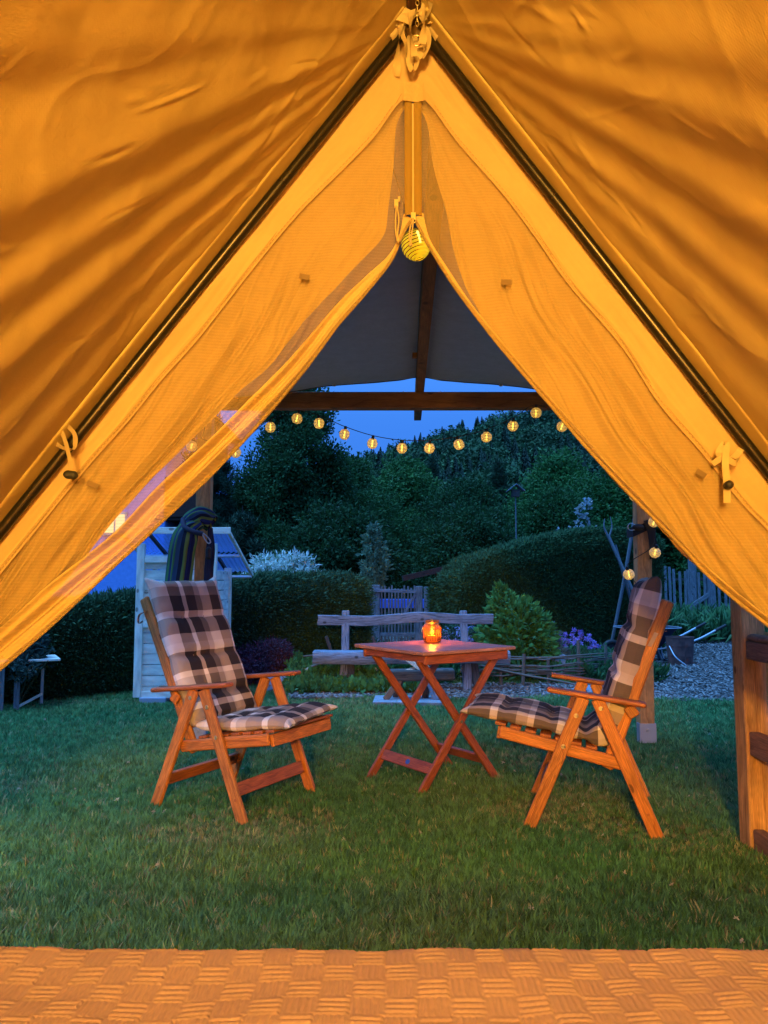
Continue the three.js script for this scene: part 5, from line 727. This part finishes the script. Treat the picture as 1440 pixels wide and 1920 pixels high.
  const fl = []; for (let i = 0; i < 46; i++) fl.push({ p: v3(rr(-0.9, 0.3), rr(0.12, 0.24), -rr(7.8, 8.8)), n: v3(rr(-0.3, 0.3), 1, rr(0, 0.8)).normalize(), s: rr(0.5, 1) });
  const fm = scatter('strawberry_blossom', leafCluster(6, 0.022, 0.016, 0.004, 29, 0.6), fl, vary([0.6, 0.62, 0.55], 0.2)); tag(fm, 'tiny white blossoms scattered in the ground cover by the bench', 'blossoms', null, 'stuff');
  // weeds on the far side of the chips, at the foot of the fence
  const wd = []; for (let i = 0; i < 2600; i++) { const x = rr(4.2, 9), d = rr(13.5, 18.2); wd.push({ p: v3(x, rr(0, 0.25), -d), n: v3(rr(-0.4, 0.4), 1, rr(-0.2, 0.5)).normalize(), s: rr(0.8, 2.2) }); }
  const wdm = scatter('rough_grass', leafCluster(9, 0.16, 0.022, 0.06, 33, 1.8), wd, vary([0.06, 0.17, 0.06], 0.4)); tag(wdm, 'rough grass between the wood chips and the picket fence', 'grass', null, 'stuff');
  const dz = []; for (let i = 0; i < 90; i++) { const d = rr(2.3, 6.8), x = rr(-0.55, 0.55) * d; dz.push({ p: v3(x, rr(0.02, 0.035), -d), n: v3(rr(-0.4, 0.4), 1, rr(-0.4, 0.4)).normalize(), s: rr(0.5, 1) }); }
  const dzm = scatter('clover_heads', leafCluster(10, 0.013, 0.006, 0.003, 47, 0.8), dz, vary([0.5, 0.48, 0.36], 0.3), null); tag(dzm, 'tiny pale clover heads scattered over the lawn', 'clover', null, 'stuff');
  // tall stalks with white blossom above the right hedge
  const hw = thing('white_blossom_stalks', 'tall thin stalks with small white blossoms above the right hedge', 'flowers', [3.35, 0, -13.3]);
  const st = [v3(0.02, 2.42, 0), v3(0.16, 2.52, 0), v3(-0.16, 2.06, 0), v3(0.30, 2.02, 0), v3(-0.35, 1.98, 0)]; stems(hw, [0.05, 0, 0], st, 0.02);
  const bp = []; st.forEach((t, i) => { for (let k = 0; k < (i < 2 ? 34 : 8); k++) bp.push({ p: t.clone().add(v3(rr(-0.07, 0.07), -Math.pow(R(), 1) * (i < 2 ? 0.62 : 0.2), rr(-0.05, 0.05))), n: v3(rr(-1, 1), rr(0, 1), 1).normalize(), s: rr(0.6, 1.2) }); });
  scatter('white_blossom', leafCluster(6, 0.05, 0.035, 0.02, 37, 0.5), bp, vary([0.5, 0.56, 0.58], 0.3), hw);
  // slender young fruit tree behind the gate
  const yt = thing('young_fruit_tree', 'slender young tree with grey green leaves left of the gate', 'tree', [-0.17, 0, -13.0]);
  mesh('trunk', taperTube([v3(0, 0, 0), v3(0.02, 0.9, 0), v3(-0.02, 1.95, 0)], 0.03, 0.008, 8), barkMat, yt);
  const yp = []; for (let i = 0; i < 300; i++) { const y = rr(0.95, 2.0), w = 0.06 + 0.15 * smooth(0.9, 1.2, y) * smooth(2.05, 1.45, y) + 0.08 * noise(y * 5, i % 3); const a = R() * 6.283, k = Math.sqrt(R()); yp.push({ p: v3(Math.cos(a) * w * k, y, Math.sin(a) * w * k), n: v3(Math.cos(a), rr(0, 1.2), Math.sin(a)).normalize(), s: rr(0.6, 1.2) }); }
  scatter('crown', leafCluster(6, 0.085, 0.04, 0.05, 41, 0.8), yp, vary([0.15, 0.25, 0.15], 0.35), yt);
  // bird house on a pole
  const bh = thing('bird_house', 'small bird house with pitched roof on a thin pole above the right hedge', 'bird house', [2.6, 0, -15.2]);
  mesh('pole', new THREE.CylinderGeometry(0.012, 0.012, 2.75, 8).translate(0, 1.37, 0), M.fence, bh); mesh('box', boxGeo(0.15, 0.15, 0.15, 0.005), M.greyDark, bh).position.set(0, 2.82, 0);
  board('roof', v3(-0.17, 2.86, 0), v3(0.01, 3.0, 0), 0.24, 0.015, v3(-0.7, 0.7, 0), M.grey, bh); board('roof', v3(0.17, 2.86, 0), v3(0.012, 2.99, 0), 0.24, 0.015, v3(0.7, 0.7, 0), M.grey, bh);
  // plant frame at the far left
  const cf = thing('cold_frame', 'small weathered table frame with pale top at the left edge by the hedge', 'plant table', [-3.22, 0, -6.75], 0.5);
  board('leg', v3(0.05, 0, 0.18), v3(0.05, 0.27, 0.18), 0.045, 0.03, v3(0, 0, 1), M.fence, cf); board('leg', v3(-0.10, 0, 0.22), v3(-0.10, 0.40, 0.22), 0.10, 0.03, v3(0, 0, 1), M.fence, cf); board('leg', v3(0.27, 0, -0.12), v3(0.27, 0.38, -0.12), 0.025, 0.02, v3(0, 0, 1), M.galv, cf);
  board('brace', v3(0.05, 0.27, 0.19), v3(0.20, 0.36, 0.16), 0.03, 0.02, v3(0, 0, 1), M.white, cf); board('stretcher', v3(0.05, 0.03, 0.18), v3(0.27, 0.09, -0.12), 0.02, 0.02, v3(0, 1, 0), M.white, cf);
  board('top', v3(-0.25, 0.415, 0.0), v3(0.38, 0.415, 0.0), 0.42, 0.02, v3(0, 1, 0), M.white, cf);
  const cp = thing('trailing_plant', 'leafy trailing plant growing over the pale table frame at the left edge', 'plant', [-3.15, 0, -6.75]);
  scatter('trailing_foliage', leafCluster(7, 0.07, 0.03, 0.05, 43, 0.4), [...bushPoints(330, [-0.02, 0.52, -0.05], [0.26, 0.22, 0.2], lumpy(2, 0.5), 0.3, 0.5, 1.1), ...bushPoints(60, [0.12, 0.36, 0.2], [0.12, 0.10, 0.08], lumpy(2, 0.5), 0.2, 0.5, 0.9)], vary([0.045, 0.085, 0.07], 0.4), cp); stems(cp, [0, 0, 0], [v3(0.1, 0.5, 0), v3(-0.1, 0.6, 0), v3(0.3, 0.42, 0.1)], 0.008);
}
// ---------------------------------------------------------------- trees
function tree(name, label, at, H, crown, n, col, seed, cl, group, trunkR = 0.12) {
  R = rngOf(seed);
  const t = thing(name, label, 'tree', at, 0, group), lim = [];
  mesh('trunk', taperTube([v3(0, -0.1, 0), v3(rr(-0.1, 0.1), H * 0.35, rr(-0.1, 0.1)), v3(rr(-0.15, 0.15), H * 0.92, 0)], trunkR, 0.02, 10, 8), barkMat, t);
  const pts = []; const clumps = [];
  for (let i = 0; i < crown.clumps; i++) { const y = crown.base + (H - crown.base) * Math.pow(R(), 0.85), w = crown.width(clamp((y - crown.base) / (H - crown.base))), a = R() * 6.283, k = Math.pow(R(), 0.45); const c = v3(Math.cos(a) * w * k, y, Math.sin(a) * w * k); clumps.push([c, crown.size * rr(0.55, 1.25)]); lim.push(taperTube([v3(0, y * 0.72, 0), c.clone().multiplyScalar(0.55).setY(y * 0.88), c], 0.03, 0.006, 5, 5)); }
  mesh('branches', mergeGeometries(lim), barkMat, t);
  for (let i = 0; i < n; i++) { const [c, r] = clumps[Math.floor(R() * clumps.length)]; const d = v3(rr(-1, 1), rr(-0.8, 1), rr(-1, 1)).normalize(), k = Math.pow(R(), 0.4) * r; pts.push({ p: c.clone().addScaledVector(d, k).add(v3(0, -0.12 * k, 0)), n: d.add(v3(0, 0.5, 0)).normalize(), s: rr(0.7, 1.35) }); }
  scatter('crown', cl, pts, vary(col.map(c => c * 0.85), 0.25), t); return t;
}
const broad = leafCluster(13, 0.105, 0.060, 0.17, 51, 0.4), broadBig = leafCluster(15, 0.15, 0.085, 0.26, 52, 0.4), sprucey = leafCluster(12, 0.26, 0.03, 0.10, 53, -0.5, 0.5);
const egg = (w, p = 0.62) => t => w * Math.pow(Math.sin(Math.PI * Math.min(1, 0.12 + 0.88 * Math.pow(t, p))), 0.8) + 0.1;
tree('tall_hornbeam', 'tall dark broadleaf tree left of the gate reaching up to the canopy beam', [-2.55, 0, -22], 6.9, { base: 0.9, width: egg(1.75, 0.45), clumps: 95, size: 0.55 }, 5200, [0.044, 0.131, 0.038], 61, broad);
tree('broadleaf_tree', 'wide dark green tree mass right of the tall tree behind the gate', [-1.2, 0, -25], 4.6, { base: 0.8, width: egg(2.1), clumps: 80, size: 0.7 }, 4200, [0.037, 0.126, 0.031], 63, broad, null, 0.1);
tree('broadleaf_tree', 'light green feathery tree in the centre above the gate', [0.9, 0, -31], 5.4, { base: 0.8, width: egg(2.4), clumps: 80, size: 0.75 }, 4200, [0.057, 0.184, 0.043], 64, broadBig, null, 0.1);
tree('broadleaf_tree', 'dark round tree behind the left end of the right hedge', [2.9, 0, -27], 4.4, { base: 0.6, width: egg(2.1), clumps: 70, size: 0.7 }, 4200, [0.033, 0.108, 0.031], 66, broad, null, 0.1);
tree('broadleaf_tree', 'rounded mid green tree right of the centre above the right hedge', [6.9, 0, -30], 5.4, { base: 0.6, width: egg(2.6), clumps: 80, size: 0.8 }, 5000, [0.055, 0.196, 0.043], 67, broadBig, null, 0.12);
tree('broadleaf_tree', 'broad green tree by the right post above the right hedge', [9.2, 0, -27], 5.7, { base: 0.6, width: egg(3.0), clumps: 90, size: 0.85 }, 5600, [0.037, 0.149, 0.031], 68, broadBig, null, 0.12);
tree('broadleaf_tree', 'small dark tree behind the picket fence at the far right', [10.4, 0, -21], 4.0, { base: 0.3, width: egg(2.0), clumps: 60, size: 0.7 }, 3600, [0.029, 0.096, 0.024], 69, broad, null, 0.1);
tree('broadleaf_tree', 'low dark shrubby tree directly behind the young fruit tree', [-1.0, 0, -17.5], 2.5, { base: 0.3, width: egg(1.5), clumps: 45, size: 0.5 }, 3000, [0.029, 0.091, 0.025], 70, broad, null, 0.07);
tree('broadleaf_tree', 'low dark thicket tree behind the shelter roof', [2.3, 0, -19.5], 2.7, { base: 0.2, width: egg(1.9), clumps: 50, size: 0.5 }, 3300, [0.029, 0.098, 0.027], 71, broad, null, 0.07);
tree('broadleaf_tree', 'dark bushy tree behind the bird house', [4.9, 0, -22], 3.3, { base: 0.2, width: egg(2.1), clumps: 55, size: 0.6 }, 3600, [0.037, 0.131, 0.031], 72, broad, null, 0.07);
function spruce(name, label, at, H, W, n, col, seed, droop = 0.25, group) {
  R = rngOf(seed);
  const t = thing(name, label, 'tree', at, 0, group); mesh('trunk', taperTube([v3(0, -0.1, 0), v3(0, H * 0.5, 0), v3(0, H, 0)], H * 0.022, 0.01, 8, 7), barkMat, t);
  const pts = [], br = []; const layers = Math.round(H * 3.4);
  for (let k = 0; k < layers; k++) { const y = H * (0.06 + 0.92 * k / layers), w = W * Math.pow(1 - (y / H), 0.75) + 0.05, nb = 7 + Math.floor(R() * 3); for (let b = 0; b < nb; b++) { const a = R() * 6.283, l = w * rr(0.65, 1.15), tip = v3(Math.cos(a) * l, y - droop * l, Math.sin(a) * l); br.push(taperTube([v3(0, y, 0), tip.clone().multiplyScalar(0.5).setY(y - droop * l * 0.2), tip], 0.02, 0.005, 4, 4)); const m = Math.max(2, Math.round(n / (layers * nb) * (l / W) * 1.7)); for (let i = 0; i < m; i++) { const f = Math.pow(R(), 0.6), p = v3(Math.cos(a) * l * f, y - droop * l * f * f, Math.sin(a) * l * f); pts.push({ p: p.add(v3(rr(-0.1, 0.1), rr(-0.16, 0.02), rr(-0.1, 0.1))), n: v3(Math.cos(a), rr(-1.0, -0.2), Math.sin(a)).normalize(), s: rr(0.6, 1.15) }); } } }
  mesh('branches', mergeGeometries(br), barkMat, t); scatter('crown', sprucey, pts, vary(col, 0.3), t, needleMat); return t;
}
spruce('spruce_tree', 'dark spruce with drooping branches left of the tall tree above the shed', [-4.9, 0, -21], 5.6, 1.7, 3600, [0.022, 0.063, 0.025], 81, 0.3);
spruce('spruce_tree', 'second dark spruce behind the shed roof at the left post', [-5.6, 0, -24], 7.2, 2.0, 3600, [0.020, 0.060, 0.025], 82, 0.3);
spruce('spruce_tree', 'pointed dark conifer right of the light green tree in the centre', [4.9, 0, -33], 6.6, 1.7, 3000, [0.024, 0.074, 0.027], 83, 0.25);
spruce('spruce_tree', 'narrow conifer standing behind the light green tree in the centre', [2.4, 0, -38], 7.6, 1.4, 2600, [0.026, 0.079, 0.031], 84, 0.25);
spruce('spruce_tree', 'conifer low down behind the shed and white shrub', [-3.4, 0, -18.5], 2.9, 1.4, 2200, [0.020, 0.056, 0.022], 85, 0.3);

// ---------------------------------------------------------------- wooded hill
const hillH = (x, d) => { const ridge = clamp(18 + 0.34 * x - 0.002 * Math.max(0, -x) * x * 0, 5, 70); return ridge * smooth(36, 150, d) + 1.5 * noise(x * 0.05, d * 0.05) * smooth(40, 70, d) - 0.03; };
{
  const g = gridGeo(90, 70, (u, v) => { const d = 36 + 210 * v, x = (u - 0.5) * (90 + 3.2 * d) ; return [x, hillH(x, d), -d]; });
  structure('hill', g, new THREE.MeshStandardMaterial({ color: lin(0.018, 0.032, 0.018), roughness: 1 }));
  R = rngOf(301);
  const coneTree = (seed, H, W, n) => { const q = rngOf(seed), pos = []; for (let i = 0; i < n; i++) { const y = H * Math.pow(q(), 0.9), w = W * Math.pow(1 - y / H, 0.85) + 0.05, a = q() * 6.283, l = w * (0.6 + 0.5 * q()), s = (0.06 + 0.11 * w) * (0.7 + 0.6 * q()); const c = Math.cos(a), z = Math.sin(a); pos.push(c * l * 0.35 - z * s, y, z * l * 0.35 + c * s, c * l * 0.35 + z * s, y + 0.1, z * l * 0.35 - c * s, c * l, y - 0.45 * l, z * l); } const g = new THREE.BufferGeometry(); g.setAttribute('position', new THREE.Float32BufferAttribute(pos, 3)); g.computeVertexNormals(); return g; };
  const roundTree = (seed, H, W, n) => { const q = rngOf(seed), pos = []; for (let i = 0; i < n; i++) { const d = v3(q() * 2 - 1, q() * 2 - 1, q() * 2 - 1).normalize(), k = (0.65 + 0.4 * q()) * (1 + 0.25 * noise(d.x * 2.5, d.y * 2.5, d.z * 2.5 + seed)), p = v3(d.x * W * k, H * 0.58 + d.y * H * 0.42 * k, d.z * W * k), s = 0.20 + 0.2 * q(); for (let e = 0; e < 3; e++) pos.push(p.x + (q() - 0.5) * s * 2.2, p.y + (q() - 0.5) * s * 2, p.z + (q() - 0.5) * s * 2.2); } const g = new THREE.BufferGeometry(); g.setAttribute('position', new THREE.Float32BufferAttribute(pos, 3)); g.computeVertexNormals(); return g; };
  const spots = []; let guard = 0; while (spots.length < 5200 && guard++ < 60000) { const d = 38 + 165 * Math.pow(R(), 0.75), x = rr(-0.62, 0.62) * d * 1.0; const s = rr(0.6, 1.15) * smooth(30, 75, d) ; spots.push([x, d, Math.max(0.42, s), R() < 0.6 + 0.3 * noise(x * 0.04, d * 0.04)]); }
  const dark = vary([0.020, 0.052, 0.024], 0.4), mid = vary([0.036, 0.10, 0.030], 0.45);
  const mk = (name, label, geo, list, col, h) => { const pts = list.map(([x, d, s]) => ({ p: v3(x, hillH(x, d) - 0.3, -d), n: v3(rr(-0.04, 0.04), 1, rr(-0.04, 0.04)).normalize(), s: s * h })); const m = scatter(name, geo, pts, col, null, needleMat); tag(m, label, 'forest', null, 'stuff'); };
  const con = spots.filter(s => s[3]), bro = spots.filter(s => !s[3]);
  mk('conifer_forest', 'dark conifer forest covering the hill in the background', coneTree(3, 8.6, 2.5, 900), con, dark, 0.80);
  mk('broadleaf_forest', 'lighter broadleaf trees mixed into the forest on the hill', roundTree(5, 8, 3.0, 1300), bro, mid, 0.85);
}
renderer.render(scene, camera);
